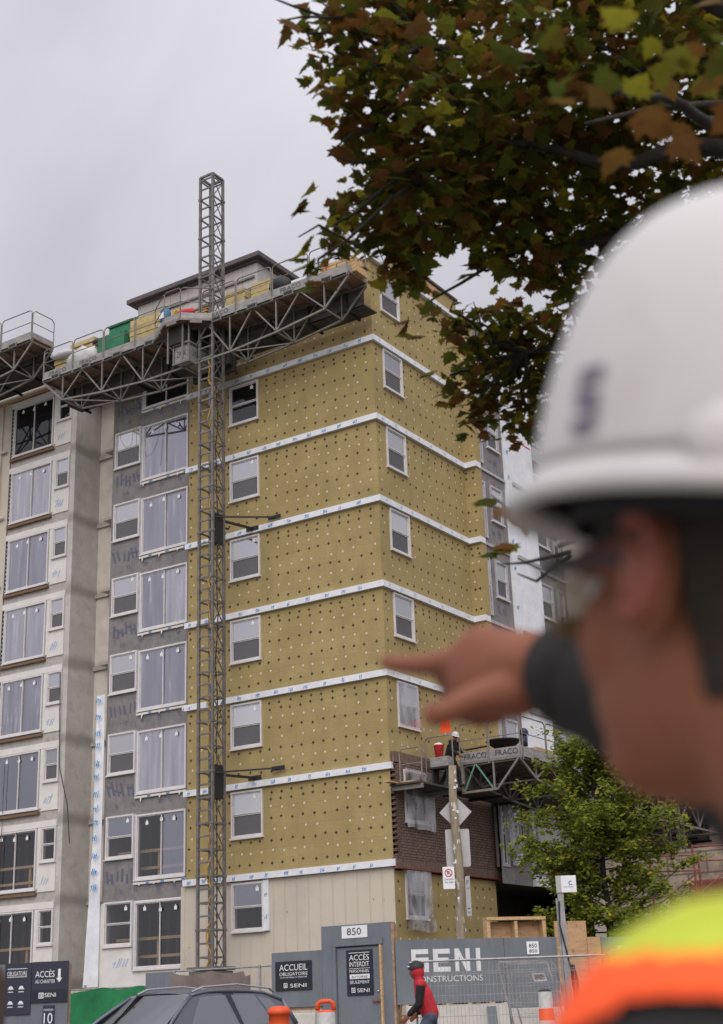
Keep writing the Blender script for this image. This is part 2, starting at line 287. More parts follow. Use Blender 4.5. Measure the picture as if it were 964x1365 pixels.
# ------------------------------------------------------------------ mesh builder
class MB:
    def __init__(s, T=None): s.v = []; s.f = []; s.m = []; s.T = T; s.sm = False
    def V(s, p):
        s.v.append(tuple(s.T(*p)) if s.T else tuple(p)); return len(s.v)-1
    def F(s, idx, mi=0): s.f.append(tuple(idx)); s.m.append(mi)
    def quad(s, a, b, c, d, mi=0): s.F([s.V(a), s.V(b), s.V(c), s.V(d)], mi)
    def poly(s, pts, mi=0): s.F([s.V(p) for p in pts], mi)
    def box(s, x0, x1, y0, y1, z0, z1, mi=0):
        i = [s.V(p) for p in ((x0,y0,z0),(x1,y0,z0),(x1,y1,z0),(x0,y1,z0),(x0,y0,z1),(x1,y0,z1),(x1,y1,z1),(x0,y1,z1))]
        for q in ((0,3,2,1),(4,5,6,7),(0,1,5,4),(1,2,6,5),(2,3,7,6),(3,0,4,7)): s.F([i[k] for k in q], mi)
        return s
    def bar(s, p, q, w, h=None, mi=0, up=(0, 0, 1)):
        p = Vector(p); q = Vector(q); h = h or w; d = (q-p)
        if d.length < 1e-6: return s
        d.normalize(); u = Vector(up)
        if abs(d.dot(u)) > .98: u = Vector((0, 1, 0))
        a = d.cross(u).normalized()*w/2; b = a.cross(d).normalized()*h/2
        i = [s.V(x) for x in (p-a-b, p+a-b, p+a+b, p-a+b, q-a-b, q+a-b, q+a+b, q-a+b)]
        for k in ((0,3,2,1),(4,5,6,7),(0,1,5,4),(1,2,6,5),(2,3,7,6),(3,0,4,7)): s.F([i[j] for j in k], mi)
        return s
    def tube(s, pts, r, n=6, mi=0, cap=True):
        pts = [Vector(p) for p in pts]; rs = r if isinstance(r, (list, tuple)) else [r]*len(pts); prev = None; rings = []
        ref = Vector((0, 0, 1))
        for k, p in enumerate(pts):
            d = (pts[min(k+1, len(pts)-1)]-pts[max(k-1, 0)])
            if d.length < 1e-9: d = Vector((0, 0, 1))
            d.normalize()
            if prev is None:
                a = d.cross(ref if abs(d.z) < .95 else Vector((1, 0, 0))).normalized()
            else:
                a = (prev-d*prev.dot(d))
                a = a.normalized() if a.length > 1e-6 else d.orthogonal().normalized()
            prev = a; b = d.cross(a)
            rings.append([s.V(p+(a*math.cos(2*math.pi*j/n)+b*math.sin(2*math.pi*j/n))*rs[k]) for j in range(n)])
        for k in range(len(rings)-1):
            for j in range(n): s.F([rings[k][j], rings[k][(j+1)%n], rings[k+1][(j+1)%n], rings[k+1][j]], mi)
        if cap: s.F(rings[0][::-1], mi); s.F(rings[-1], mi)
        return s
    def ell(s, c, r, R3=None, nu=16, nv=10, mi=0):
        c = Vector(c); rows = []
        for i in range(nv+1):
            th = math.pi*i/nv
            row = []
            for j in range(nu):
                ph = 2*math.pi*j/nu
                q = Vector((r[0]*math.sin(th)*math.cos(ph), r[1]*math.sin(th)*math.sin(ph), r[2]*math.cos(th)))
                if R3: q = R3 @ q
                row.append(s.V(c+q))
                if i in (0, nv): break
            rows.append(row)
        for i in range(nv):
            for j in range(nu):
                a, b = rows[i], rows[i+1]
                if len(a) == 1: s.F([a[0], b[j], b[(j+1)%nu]], mi)
                elif len(b) == 1: s.F([a[j], b[0], a[(j+1)%nu]], mi)
                else: s.F([a[j], b[j], b[(j+1)%nu], a[(j+1)%nu]], mi)
        return s
    def lathe(s, c, prof, n=24, mi=0, mis=None):
        c = Vector(c); rings = [[s.V(c+Vector((r_*math.cos(2*math.pi*j/n), r_*math.sin(2*math.pi*j/n), z))) for j in range(n)] for r_, z in prof]
        for k in range(len(rings)-1):
            for j in range(n): s.F([rings[k][j], rings[k][(j+1)%n], rings[k+1][(j+1)%n], rings[k+1][j]], mis[k] if mis else mi)
        s.F(rings[0][::-1], mis[0] if mis else mi); s.F(rings[-1], mis[-1] if mis else mi)
        return s
    def mesh(s, name, mats, smooth=False):
        me = bpy.data.meshes.new(name); me.from_pydata(s.v, [], s.f)
        for x in mats: me.materials.append(x)
        me.polygons.foreach_set('material_index', s.m)
        if smooth: me.polygons.foreach_set('use_smooth', [True]*len(s.f))
        me.update(); return me
    def build(s, name, mats, parent=None, smooth=False, bevel=0):
        if not isinstance(mats, (list, tuple)): mats = [mats]
        me = s.mesh(name, mats, smooth)
        o = bpy.data.objects.new(name, me); COL.objects.link(o)
        if parent:
            o.parent = parent; o.matrix_parent_inverse = Matrix.Translation(-abs_loc(parent))
        if bevel:
            b = o.modifiers.new('bevel', 'BEVEL'); b.width = bevel; b.segments = 2; b.limit_method = 'ANGLE'
        return o
LOC = {}
def abs_loc(o): return LOC.get(o.name, Vector((0, 0, 0)))
def tag(o, label=None, cat=None, group=None, kind=None):
    if label: o['label'] = label
    if cat: o['category'] = cat
    if group: o['group'] = group
    if kind: o['kind'] = kind
    return o
def thing(name, loc, label, cat, group=None):
    o = bpy.data.objects.new(name, None); o.empty_display_size = .3; COL.objects.link(o); o.location = loc
    LOC[o.name] = Vector(loc); return tag(o, label, cat, group)
def text(body, O, U, V, width, height, m, parent, name='lettering', depth=.004):
    cu = bpy.data.curves.new('txt', 'FONT'); cu.body = body; cu.align_x = 'LEFT'; cu.resolution_u = 3
    to = bpy.data.objects.new('txt', cu); COL.objects.link(to)
    me = bpy.data.meshes.new_from_object(to.evaluated_get(bpy.context.evaluated_depsgraph_get()))
    bpy.data.objects.remove(to); bpy.data.curves.remove(cu)
    xs = [v.co.x for v in me.vertices]; ys = [v.co.y for v in me.vertices]
    x0, x1, y0, y1 = min(xs), max(xs), min(ys), max(ys); U = Vector(U); V = Vector(V); O = Vector(O); Nn = U.cross(V)
    for v in me.vertices: v.co = O+U*((v.co.x-x0)/(x1-x0)*width)+V*((v.co.y-y0)/(y1-y0)*height)+Nn*depth
    me.materials.clear(); me.materials.append(m)
    o = bpy.data.objects.new(name, me); COL.objects.link(o)
    if parent: o.parent = parent; o.matrix_parent_inverse = Matrix.Translation(-abs_loc(parent))
    return o
def fuse(mb, voxel, smooth_it=4, smooth_f=.5):
    """closed shapes of mb fused to one continuous skin"""
    o = bpy.data.objects.new('tmp', mb.mesh('tmp', [])); COL.objects.link(o)
    r_ = o.modifiers.new('r', 'REMESH'); r_.mode = 'VOXEL'; r_.voxel_size = voxel
    s_ = o.modifiers.new('s', 'SMOOTH'); s_.iterations = smooth_it; s_.factor = smooth_f
    me = bpy.data.meshes.new_from_object(o.evaluated_get(bpy.context.evaluated_depsgraph_get()))
    bpy.data.objects.remove(o); me.polygons.foreach_set('use_smooth', [True]*len(me.polygons)); return me
def put(me, name, mats, parent=None):
    me.name = name; mi_ = [p.material_index for p in me.polygons]; me.materials.clear()
    for x in (mats if isinstance(mats, (list, tuple)) else [mats]): me.materials.append(x)
    me.polygons.foreach_set('material_index', mi_)
    o = bpy.data.objects.new(name, me); COL.objects.link(o)
    if parent: o.parent = parent; o.matrix_parent_inverse = Matrix.Translation(-abs_loc(parent))
    return o
def capsule(mb, p, q, r0, r1, n=12, k=3):
    p = Vector(p); q = Vector(q); d = (q-p).normalized(); pts = []; rs = []
    for i in range(k, 0, -1):
        a = math.pi/2*i/k; pts.append(p-d*r0*math.sin(a)); rs.append(max(r0*math.cos(a), 1e-4))
    pts.append(p); rs.append(r0); pts.append(q); rs.append(r1)
    for i in range(1, k+1):
        a = math.pi/2*i/k; pts.append(q+d*r1*math.sin(a)); rs.append(max(r1*math.cos(a), 1e-4))
    mb.tube(pts, rs, n)
def zg(x, y):     # lie of the land: a gentle rise towards the building
    d = y*.84-x*.54
    return max(0, min(.6, (d-10)*.021))
# ------------------------------------------------------------------ ground
def sheet(name, m, poly_xy, lift, div=1, kind='structure'):
    mb = MB()
    (ax, ay), (bx, by), (cx, cy), (dx, dy) = poly_xy; nx = ny = div
    idx = {}
    for i in range(nx+1):
        for j in range(ny+1):
            s_, t_ = i/nx, j/ny
            x = (ax*(1-s_)+bx*s_)*(1-t_)+(dx*(1-s_)+cx*s_)*t_; y = (ay*(1-s_)+by*s_)*(1-t_)+(dy*(1-s_)+cy*s_)*t_
            idx[i, j] = mb.V((x, y, zg(x, y)+lift))
    for i in range(nx):
        for j in range(ny): mb.F([idx[i, j], idx[i+1, j], idx[i+1, j+1], idx[i, j+1]])
    return tag(mb.build(name, m), kind=kind)
gm = MB()
rng = [-1500, -400, -120, -60, -40, -30, -20, -10, 0, 10, 20, 30, 50, 80, 120, 400, 1500]
ii = {}
for i, x in enumerate(rng):
    for j, y in enumerate(rng): ii[i, j] = gm.V((x, y, zg(x, y)-.01))
for i in range(len(rng)-1):
    for j in range(len(rng)-1): gm.F([ii[i, j], ii[i+1, j], ii[i+1, j+1], ii[i, j+1]])
tag(gm.build('ground', M['soil']), kind='structure')
tag(sheet('road', M['asphalt'], [(-60, 3.5), (40, 3.5), (40, 20.5), (-60, 20.5)], .004, 20))
tag(sheet('near_pavement', M['paving'], [(-60, -6), (40, -6), (40, 3.3), (-60, 3.3)], .13, 12))
tag(sheet('far_pavement', M['paving'], [(-60, 20.7), (40, 20.7), (40, 23.2), (-60, 23.2)], .13, 20))
for y0 in (3.3, 20.5):
    k = MB()
    for i in range(25):
        xa, xb = -60+i*4, -60+(i+1)*4-.01; z = zg((xa+xb)/2, y0); k.box(xa, xb, y0, y0+.2, z-.1, z+.14)
    tag(k.build('kerb', M['kerb']), kind='structure')
ln = MB()
for i in range(16):
    xa = -58+i*6; z0_, z1_ = zg(xa, 12)+.009, zg(xa+3, 12)+.009
    ln.quad((xa, 11.94, z0_), (xa+3, 11.94, z1_), (xa+3, 12.06, z1_), (xa, 12.06, z0_))
tag(ln.build('road_markings', M['roadpaint']), kind='structure')
# ------------------------------------------------------------------ the building
ST = 2.75; Z0 = 5.41
def zb(k): return Z0+ST*k
BLD = thing('apartment_building', (-28, 35.14, .5), 'tall apartment block under construction, wrapped in yellow mineral wool with white bands', 'building')
TF = lambda Y: (lambda u, d, z: (u, Y+d, z))        # wall facing the street (normal -Y)
TS = lambda X: (lambda u, d, z: (X-d, u, z))        # wall facing the side (normal +X)
def wall(mb, u0, u1, z0, z1, holes, depth=.16, mi=0, mj=0, sub=None):
    us = sorted({u0, u1, *[h[0] for h in holes if u0 < h[0] < u1], *[h[1] for h in holes if u0 < h[1] < u1]})
    zs = sorted({z0, z1, *[h[2] for h in holes if z0 < h[2] < z1], *[h[3] for h in holes if z0 < h[3] < z1]})
    for a, b in zip(us, us[1:]):
        for c, d in zip(zs, zs[1:]):
            mu, mz = (a+b)/2, (c+d)/2
            if any(h[0] < mu < h[1] and h[2] < mz < h[3] for h in holes): continue
            mb.quad((a, 0, c), (b, 0, c), (b, 0, d), (a, 0, d), mi)
    for h in holes:
        a, b, c, d = max(h[0], u0), min(h[1], u1), max(h[2], z0), min(h[3], z1)
        if a >= b or c >= d: continue
        mb.quad((a, 0, c), (b, 0, c), (b, depth, c), (a, depth, c), mj); mb.quad((a, 0, d), (b, 0, d), (b, depth, d), (a, depth, d), mj)
        mb.quad((a, 0, c), (a, depth, c), (a, depth, d), (a, 0, d), mj); mb.quad((b, 0, c), (b, depth, c), (b, depth, d), (b, 0, d), mj)
def fasteners(mb, u0, u1, k0, k1, holes, step, dk, wt, zmax=99):
    rnd = random.Random(int(u0*100)+k0)
    for k in range(k0, k1):
        top = zb(k+1)-.22
        for row, (off, kind) in enumerate(((.16, dk), (.36, dk), (.62, wt), (.95, dk), (1.28, wt), (1.6, dk), (1.93, wt), (2.26, dk))):
            sh = rnd.uniform(0, step)*.6
            n_ = int((u1-u0)/step)
            for i in range(n_+1):
                u = u0+.12+i*step+rnd.uniform(-.045, .045)+(0 if kind == dk else sh*.5); z = top-off+rnd.uniform(-.035, .035)
                if u > u1-.06 or z > zmax: continue
                if any(h[0]-.06 < u < h[1]+.06 and h[2]-.06 < z < h[3]+.06 for h in holes): continue
                if kind == wt and rnd.random() < .18: continue
                if kind == dk:
                    s_ = .058; q = .023
                    mb.poly([(u-s_, -.006, z), (u-q, -.006, z-q), (u, -.006, z-s_), (u+q, -.006, z-q), (u+s_, -.006, z), (u+q, -.006, z+q), (u, -.006, z+s_), (u-q, -.006, z+q)], kind)
                else:
                    mb.poly([(u+.039*math.cos(a*math.pi/4), -.007, z+.039*math.sin(a*math.pi/4)) for a in range(8)], kind)
def glyphs(mb, u, z, h, mi, n=4, slant=.25, d=-.004, rnd=random):
    for i in range(n):
        x = u+i*h*.42; w = h*rnd.uniform(.14, .24); zz = z+rnd.uniform(-.08, .08)*h; hh = h*rnd.uniform(.65, 1)
        mb.quad((x, d, zz), (x+w, d, zz), (x+w+hh*slant, d, zz+hh), (x+hh*slant, d, zz+hh), mi)
        if rnd.random() < .6:
            zq = zz+hh*rnd.uniform(.2, .75); mb.quad((x, d-.0005, zq), (x+h*.42, d-.0005, zq), (x+h*.42, d-.0005, zq+h*.17), (x, d-.0005, zq+h*.17), mi)
# --- windows
WR = random.Random(99)
def window(T, u0, u1, z0, z1, kind='hung', gtop='g_pale', gbot='g_screen', fw=.055, proud=.05, tags=0, sill=True, trim='frame', deep=.03, label=None):
    if gtop == 'g_pale': gtop = WR.choice(('g_pale', 'g_pale', 'g_pale2', 'g_pale3'))
    if gtop == 'g_film': gtop = WR.choice(('g_film', 'g_film2')); gbot = gtop if WR.random() < .7 else 'g_film'
    fr = MB(T)
    for a, b, c, d in ((u0, u1, z0, z0+fw), (u0, u1, z1-fw, z1), (u0, u0+fw, z0+fw, z1-fw), (u1-fw, u1, z0+fw, z1-fw)):
        fr.box(a, b, -proud, .10, c, d)
    o = fr.build('window', M[trim], BLD)
    gl = MB(T); s2 = MB(T); i0, i1, j0, j1 = u0+fw, u1-fw, z0+fw, z1-fw; sw = .032
    if kind == 'hung':
        mz = (j0+j1)/2
        for a, b, c, d, dd in ((i0, i1, mz, j1, .0), (i0, i1, j0, mz-.002, .02)):
            s2.box(a+.003, b-.003, dd-.02, dd+.02, c+.003, c+sw); s2.box(a+.003, b-.003, dd-.02, dd+.02, d-sw, d-.003)
            s2.box(a+.003, a+sw, dd-.02, dd+.02, c+sw, d-sw); s2.box(b-sw, b-.003, dd-.02, dd+.02, c+sw, d-sw)
        gl.quad((i0+.01, .004, mz+.01), (i1-.01, .004, mz+.01), (i1-.01, .004, j1-.01), (i0+.01, .004, j1-.01), 0)
        gl.quad((i0+.01, .024, j0+.01), (i1-.01, .024, j0+.01), (i1-.01, .024, mz-.01), (i0+.01, .024, mz-.01), 1)
    else:
        mu = (i0+i1)/2+random.uniform(-.02, .02)
        for a, b, dd in ((i0, mu+.02, .0), (mu-.02, i1, .035)):
            s2.box(a+.003, b-.003, dd-.014, dd+.014, j0+.003, j0+sw); s2.box(a+.003, b-.003, dd-.014, dd+.014, j1-sw, j1-.003)
            s2.box(a+.003, a+sw, dd-.014, dd+.014, j0+sw, j1-sw); s2.box(b-sw, b-.003, dd-.014, dd+.014, j0+sw, j1-sw)
        gl.quad((i0+.01, .002, j0+.01), (mu+.01, .002, j0+.01), (mu+.01, .002, j1-.01), (i0+.01, .002, j1-.01), 0)
        gl.quad((mu-.01, .037, j0+.01), (i1-.01, .037, j0+.01), (i1-.01, .037, j1-.01), (mu-.01, .037, j1-.01), 1)
    rn = random.Random(int(z0*37+u0*11))
    for t in range(tags):
        uu = i0+(i1-i0)*(.18+.62*t/max(1, tags-1) if tags > 1 else .8)+rn.uniform(-.05, .05); zz = j1-rn.uniform(.16, .24)-(.0 if kind != 'hung' else -.06)
        gl.quad((uu-.06, -.006, zz-.07), (uu+.06, -.006, zz-.07), (uu+.06, -.006, zz+.04), (uu-.06, -.006, zz+.04), 2)
        gl.quad((uu-.02, -.0065, zz+.04), (uu+.02, -.0065, zz+.04), (uu+.02, -.0065, zz+.09), (uu-.02, -.0065, zz+.09), 2)
    s2.build('sash', M['frame'], o); gl.build('glass', [M[gtop], M[gbot], M['tape']], o)
    if sill:
        sm_ = MB(T); sm_.box(u0-.03, u1+.03, -proud-.04, .02, z0-.05, z0-.004); sm_.build('sill', M['frame'], o)
    if label: o['label'] = label
    return o
def sheeting(T, u0, u1, z0, z1, name='plastic_sheet', amp=.05, flare=0, mt='plastic', nu=14, nv=18, parent=None, seed=1, off=-.12):
    mb = MB(T); g = {}
    for i in range(nu+1):
        for j in range(nv+1):
            s_, t_ = i/nu, j/nv; u = u0+(u1-u0)*s_; z = z1+(z0-z1)*t_
            nn = noise.noise(Vector((s_*3.5+seed, t_*1.6+seed*3, seed*.7))); n2 = noise.noise(Vector((s_*9+seed, t_*4, seed)))
            g[i, j] = mb.V((u+flare*(s_-.5)*t_+.04*n2*t_, off-amp*(nn+.5*n2+.4)*(.4+t_), z+.05*nn*t_))
    for i in range(nu):
        for j in range(nv): mb.F([g[i, j], g[i+1, j], g[i+1, j+1], g[i, j+1]])
    return mb.build(name, M[mt], parent or BLD, smooth=True)
YF, XS = 35.14, -22.06; YG, YW, YR, XR = 35.45, 36.0, 37.35, -21.64
# front insulation
mainw = [(-27.9, -26.68, zb(k)+1.09, zb(k)+2.50) for k in range(-1, 7)]
fi = MB(TF(YF)); wall(fi, -29.7, XS, Z0, 24.7, mainw, .2); fasteners(fi, -29.7, XS, 0, 7, mainw, .40, 1, 2, 24.5)
fi.quad((-29.7, 0, Z0), (-29.7, .4, Z0), (-29.7, .4, 24.7), (-29.7, 0, 24.7))
fi.build('insulation', [M['wool'], M['washer_dark'], M['washer_white']], BLD)
# front siding, lowest storey
si = MB(TF(YF+.03)); wall(si, -29.95, XS, 1.0, Z0-.2, mainw, .2)
for i in range(18):
    u = -29.8+i*.43
    zt = Z0-.25
    if -27.95 < u < -26.6: si.box(u, u+.03, -.012, .01, 1.0, mainw[0][2]-.08)
    else: si.box(u, u+.03, -.012, .01, 1.0, zt); si.quad((u-.012, -.003, 1.0), (u, -.003, 1.0), (u, -.003, zt), (u-.012, -.003, zt), 2)
for i in range(22):
    zz = random.choice((1.8, 2.7, 3.3, 4.3))+random.uniform(-.1, .1)
    if not (-28.0 < -29.6+.34*i < -26.5): si.poly([(-29.6+.34*i+.02*math.cos(a*math.pi/3), -.004, zz+.02*math.sin(a*math.pi/3)) for a in range(6)], 1)
si.build('siding', [M['siding'], M['washer_dark'], M['sidegap']], BLD)
# side insulation (right face) and its return
sidew = [(35.70, 36.86, zb(k)+1.16, zb(k)+2.52) for k in range(-1, 7)]
sd = MB(TS(XS)); wall(sd, YF, 40.75, zb(1), 24.7, sidew, .2)
fasteners(sd, YF+.05, 40.75, 1, 7, sidew, .43, 1, 2, 24.5)
sd2 = MB(TS(XS)); wall(sd2, YF, 41.16, .9, Z0-.3, sidew, .2); fasteners(sd2, YF+.05, 41.1, -1, 0, sidew, .45, 1, 2, Z0-.5)
sd2.build('insulation', [M['wool'], M['washer_dark'], M['washer_white']], BLD)
sd.build('insulation', [M['wool'], M['washer_dark'], M['washer_white']], BLD)
rt = MB(TF(40.75)); wall(rt, XS, XR+.08, zb(1)-.3, 24.7, []); fasteners(rt, XS, XR+.08, 1, 7, [], .24, 1, 2, 24.5)
rt.box(XR+.08, XR+.081, 0, .35, zb(1)-.3, 24.7)
rt.build('insulation', [M['wool'], M['washer_dark'], M['washer_white']], BLD)
# white bands with blue print
for k in range(0, 7):
    z1_ = zb(k); b = MB(); pr = .11; th = .19
    b.box(-29.78, XS+pr, YF-pr, YF+.02, z1_-th, z1_)
    if k >= 2:
        b.box(XS-.02, XS+pr, YF+.021, 40.75, z1_-th, z1_); b.box(XS+.0, XR+.12, 40.75-pr, 40.752, z1_-th-.003, z1_+.003)
        b.box(XS+pr+.002, XR+.12, 40.753, 41.0, z1_-th-.003, z1_+.003)
    rn = random.Random(k)
    b.T = TF(YF-pr); u = -29.6
    while u < XS-.3:
        glyphs(b, u, z1_-th+.025, .13, 1, rn.choice((2, 3, 3)), .2, -.003, rn); u += rn.uniform(.55, .75)
    if k >= 2:
        b.T = TS(XS+pr); u = YF+.2
        while u < 40.3: glyphs(b, u, z1_-th+.05, .11, 2, rn.choice((2, 3)), .2, -.003, rn); u += rn.uniform(.6, 1.0)
    b.T = None
    b.build('band', [M['wrap'], M['blue'], M['blue2']], BLD)
# grey sheathed bay with sliding windows
slid = [(-32.10, -29.99, zb(k)+.2, zb(k)+2.27) for k in range(-1, 7)]; smal = [(-33.42, -32.20, zb(k)+.95, zb(k)+2.33) for k in range(-1, 7)]
rn = random.Random(3)
gs = MB(TF(YG)); wall(gs, -33.55, -29.7, Z0-.45, 24.7, slid+smal, .2)
for k in range(0, 7):
    for i in range(3): glyphs(gs, -33.35+.42*i, zb(k)+.12+rn.uniform(0, .15), .46, 1, 2, rn.uniform(-.35, .1), -.004, rn)
    for i in range(4): glyphs(gs, -32.9+.8*i+rn.uniform(-.2, .2), zb(k)-.2+rn.uniform(-.03, .03), .2, 1, 2, -.4, -.004, rn)
gs.quad((-33.55, 0, Z0-.45), (-33.55, 2, Z0-.45), (-33.55, 2, 24.7), (-33.55, 0, 24.7))
gs.build('sheathing', [M['sheath'], M['print']], BLD)
gw = MB(TF(YG-.01)); wall(gw, -33.6, -29.9, 2.35, Z0-.45, slid+smal, .2); glyphs(gw, -33.0, 2.95, .3, 1, 5, .5, -.004, rn)
gw.quad((-33.6, 0, 2.35), (-33.6, 2, 2.35), (-33.6, 2, Z0-.45), (-33.6, 0, Z0-.45))
gw.build('house_wrap', [M['wrapcream'], M['blue2']], BLD)
st = MB(TF(YG+.05)); wall(st, -46, -29.9, .4, 2.35, []); st.build('foundation_wall', M['stone'], BLD)
for k in range(0, 7):      # thin white flashing strip and torn wrap under the sliders
    f_ = MB(TF(YG)); f_.box(-32.15, -29.95, -.07, .01, zb(k)+.05, zb(k)+.12); f_.T = TF(YG-.072)
    for i in range(3):
        u = -31.9+.8*i+rn.uniform(-.2, .2); h_ = rn.uniform(.03, .16); f_.quad((u, -.003, zb(k)+.05-h_), (u+.03, -.003, zb(k)+.06-h_), (u+.07, -.003, zb(k)+.05), (u-.01, -.003, zb(k)+.05), 0)
        f_.quad((u+.3, -.003, zb(k)+.06), (u+.45, -.003, zb(k)+.06), (u+.45, -.003, zb(k)+.11), (u+.3, -.003, zb(k)+.11), 1)
    f_.build('flashing', [M['wrapcream'], M['blue']], BLD)
# recess between bay and wing, concrete fin, wing
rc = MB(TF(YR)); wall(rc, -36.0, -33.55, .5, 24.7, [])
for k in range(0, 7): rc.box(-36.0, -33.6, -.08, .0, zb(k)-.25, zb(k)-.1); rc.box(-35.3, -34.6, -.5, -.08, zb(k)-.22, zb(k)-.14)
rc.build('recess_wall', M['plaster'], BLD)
fn_ = MB(); fn_.box(-36.25, -36.0, YW, YR+.02, .4, 24.35); fn_.build('concrete_fin', M['concrete'], BLD, bevel=.015)
wsl = [(-39.35, -37.2, zb(k)+.3, zb(k)+2.37) for k in range(-1, 7)]; wsm = [(-36.98, -36.27, zb(k)+1.2, zb(k)+2.37) for k in range(-1, 7)]
wc = MB(TF(YW+.02)); wall(wc, -39.5, -36.25, 2.0, 24.55, wsl+wsm, .2); wc.build('wing_wall', M['slab'], BLD)
for k in range(-1, 7):
    z = zb(k); q = MB(TF(YW)); q.box(-37.08, -36.26, -.015, .02, z+.2, z+1.18); 
    glyphs(q, -36.95, z+.45, .3, 1, 3, .5, -.02, rn)
    q.build('white_panel', [M['wrapcream'], M['blue2']], BLD)
    q = MB(TF(YW)); q.box(-39.5, -36.26, -.03, .02, z+2.385, z+2.60); q.box(-37.16, -37.02, -.02, .02, z+.3, z+2.38)
    q.build('lintel_strip', M['wrapcream'], BLD)
    q = MB(TF(YW)); q.box(-39.45, -37.12, -.10, .02, z+.10, z+.19); q.build('sill_board', M['sillwood'], BLD)
wsd = MB(TF(YW-.02)); wall(wsd, -47, -39.5, 2.0, 24.6, []); 
for i in range(17): wsd.box(-47+i*.44, -47+i*.44+.03, -.012, .01, 2.01, 24.59)
wsd.build('wing_siding', M['siding'], BLD)
wr = MB(); wr.box(-47, -36.2, YW-.05, YW+3, 24.6, 24.95); wr.box(-47, -36.1, YW-.12, YW-.05, 24.55, 24.63, 1); wr.build('wing_parapet', [M['siding'], M['wood']], BLD)
pp = MB(); pp.tube([(-39.95, YW-.1, 2), (-39.95, YW-.1, 24.5)], .03)
for k in range(0, 7): pp.tube([(-47, YW-.12, zb(k)+.6), (-39.6, YW-.12, zb(k)+.6)], .05)
pp.build('pipe', M['plaster'], BLD)
# wrap hanging beside the bay
hw = MB(); 
g = {}
for j in range(40):
    t = j/39; z = 11.9-t*9.5; wdt = .38+.28*max(0, (t-.5))*2; x1_ = -33.56
    ns = [noise.noise(Vector((i*1.3, t*9, 0))) for i in range(5)]
    for i in range(5): g[i, j] = hw.V((x1_-wdt*(1-i/4)+.05*ns[i], YG-.08-.07*ns[i], z))
for j in range(39):
    for i in range(4): hw.F([g[i, j], g[i+1, j], g[i+1, j+1], g[i, j+1]])
hw.T = TF(YG-.13); z = 11.6
while z > 5: glyphs(hw, -33.90, z, .2, 1, 3, .3, -.05, rn); z -= rn.uniform(.42, .6)
hw.build('hanging_wrap', [M['wrap'], M['blue']], BLD, smooth=True)
# right section beyond the insulated corner
rA = [(40.92, 41.38, zb(k)+.12, zb(k)+2.2) for k in range(-1, 7)]; rB = [(41.75, 42.62, zb(k)+.88, zb(k)+2.2) for k in range(-1, 7)]
rC = [(45.2, 46.2, zb(k)+.88, zb(k)+2.2) for k in range(-1, 7)]; rD = [(46.55, 47.15, zb(k)+.3, zb(k)+2.2) for k in range(-1, 7)]
rs = MB(TS(XR)); wall(rs, 40.85, 43.0, Z0-.4, 24.7, rA+rB, .2)
rs2 = MB(TS(XR)); wall(rs2, 45.05, 47.4, Z0-.4, 24.7, rC+rD, .2)
for k in range(0, 7):
    for i in range(2): glyphs(rs, 41.8+.4*i, zb(k)+.3, .3, 1, 2, -.2, -.004, rn); glyphs(rs2, 45.3+.4*i, zb(k)+.3, .3, 1, 2, -.2, -.004, rn)
rs2.build('sheathing', [M['sheath'], M['print']], BLD)
rs.build('sheathing', [M['sheath'], M['print']], BLD)
rw = MB(TS(XR+.12)); wall(rw, 42.95, 45.1, Z0-.4, 24.9, []); rw.quad((42.95, 0, Z0-.4), (42.95, .12, Z0-.4), (42.95, .12, 24.9), (42.95, 0, 24.9))
z = Z0
while z < 24: glyphs(rw, 43.0, z, .2, 1, 2, .2, -.004, rn); z += rn.uniform(.8, 1.5)
for k in range(1, 7): rw.box(43.3, 45.1, -.06, .01, zb(k)-.14, zb(k)-.02, 2)
rw.box(43.3, 45.0, -.01, .01, 20.9, 20.95, 3)
rw.build('house_wrap', [M['wrap'], M['blue'], M['alu'], M['red']], BLD)
rb = MB(TS(XR)); wall(rb, 47.4, 75, .8, 24.0, []); 
for i in range(40): rb.box(47.5+i*.7, 47.53+i*.7, -.012, .01, .81, 23.99)
rb.build('siding', M['siding'], BLD)
for k in range(1, 7):
    tr = MB(TS(XR)); tr.box(41.0, 42.9, -.06, .01, zb(k)-.16, zb(k)-.06); tr.build('flashing', M['frame2'], BLD); tr = MB(TS(XR)); tr.box(45.1, 47.4, -.06, .01, zb(k)-.16, zb(k)-.06); tr.build('flashing', M['frame2'], BLD)
# brick veneer with toothed corner
XB = XS+.13; bz0, bz1 = Z0-.22, zb(1)+.02
bk = MB(TS(XB)); bh = (35.66, 36.90, zb(0)+1.1, zb(0)+2.6); wall(bk, YF+.28, 41.5, bz0+.28, bz1, [bh], .13)
r_ = bz0+.28; i = 0
while r_ < bz1-.08:
    bk.box(YF-.02 if i % 2 == 0 else YF+.1, YF+.28, 0, .12, r_+.006, r_+.075); r_ += .081; i += 1
bk.quad((YF+.28, 0, bz0+.28), (YF+.28, .13, bz0+.28), (YF+.28, .13, bz1), (YF+.28, 0, bz1))
bk.build('brick_veneer', M['brick'], BLD)
so_ = MB(TS(XB+.015)); so_.box(YF+.05, 41.5, 0, .14, bz1, bz1+.30); so_.box(YF-.06, 41.5, -.01, .14, bz0, bz0+.275); so_.build('soldier_course', M['soldier'], BLD)
lg = MB(); lg.box(XS, XB+.06, YF-.07, 41.5, bz0-.04, bz0-.003); lg.build('lintel', M['rust'], BLD)
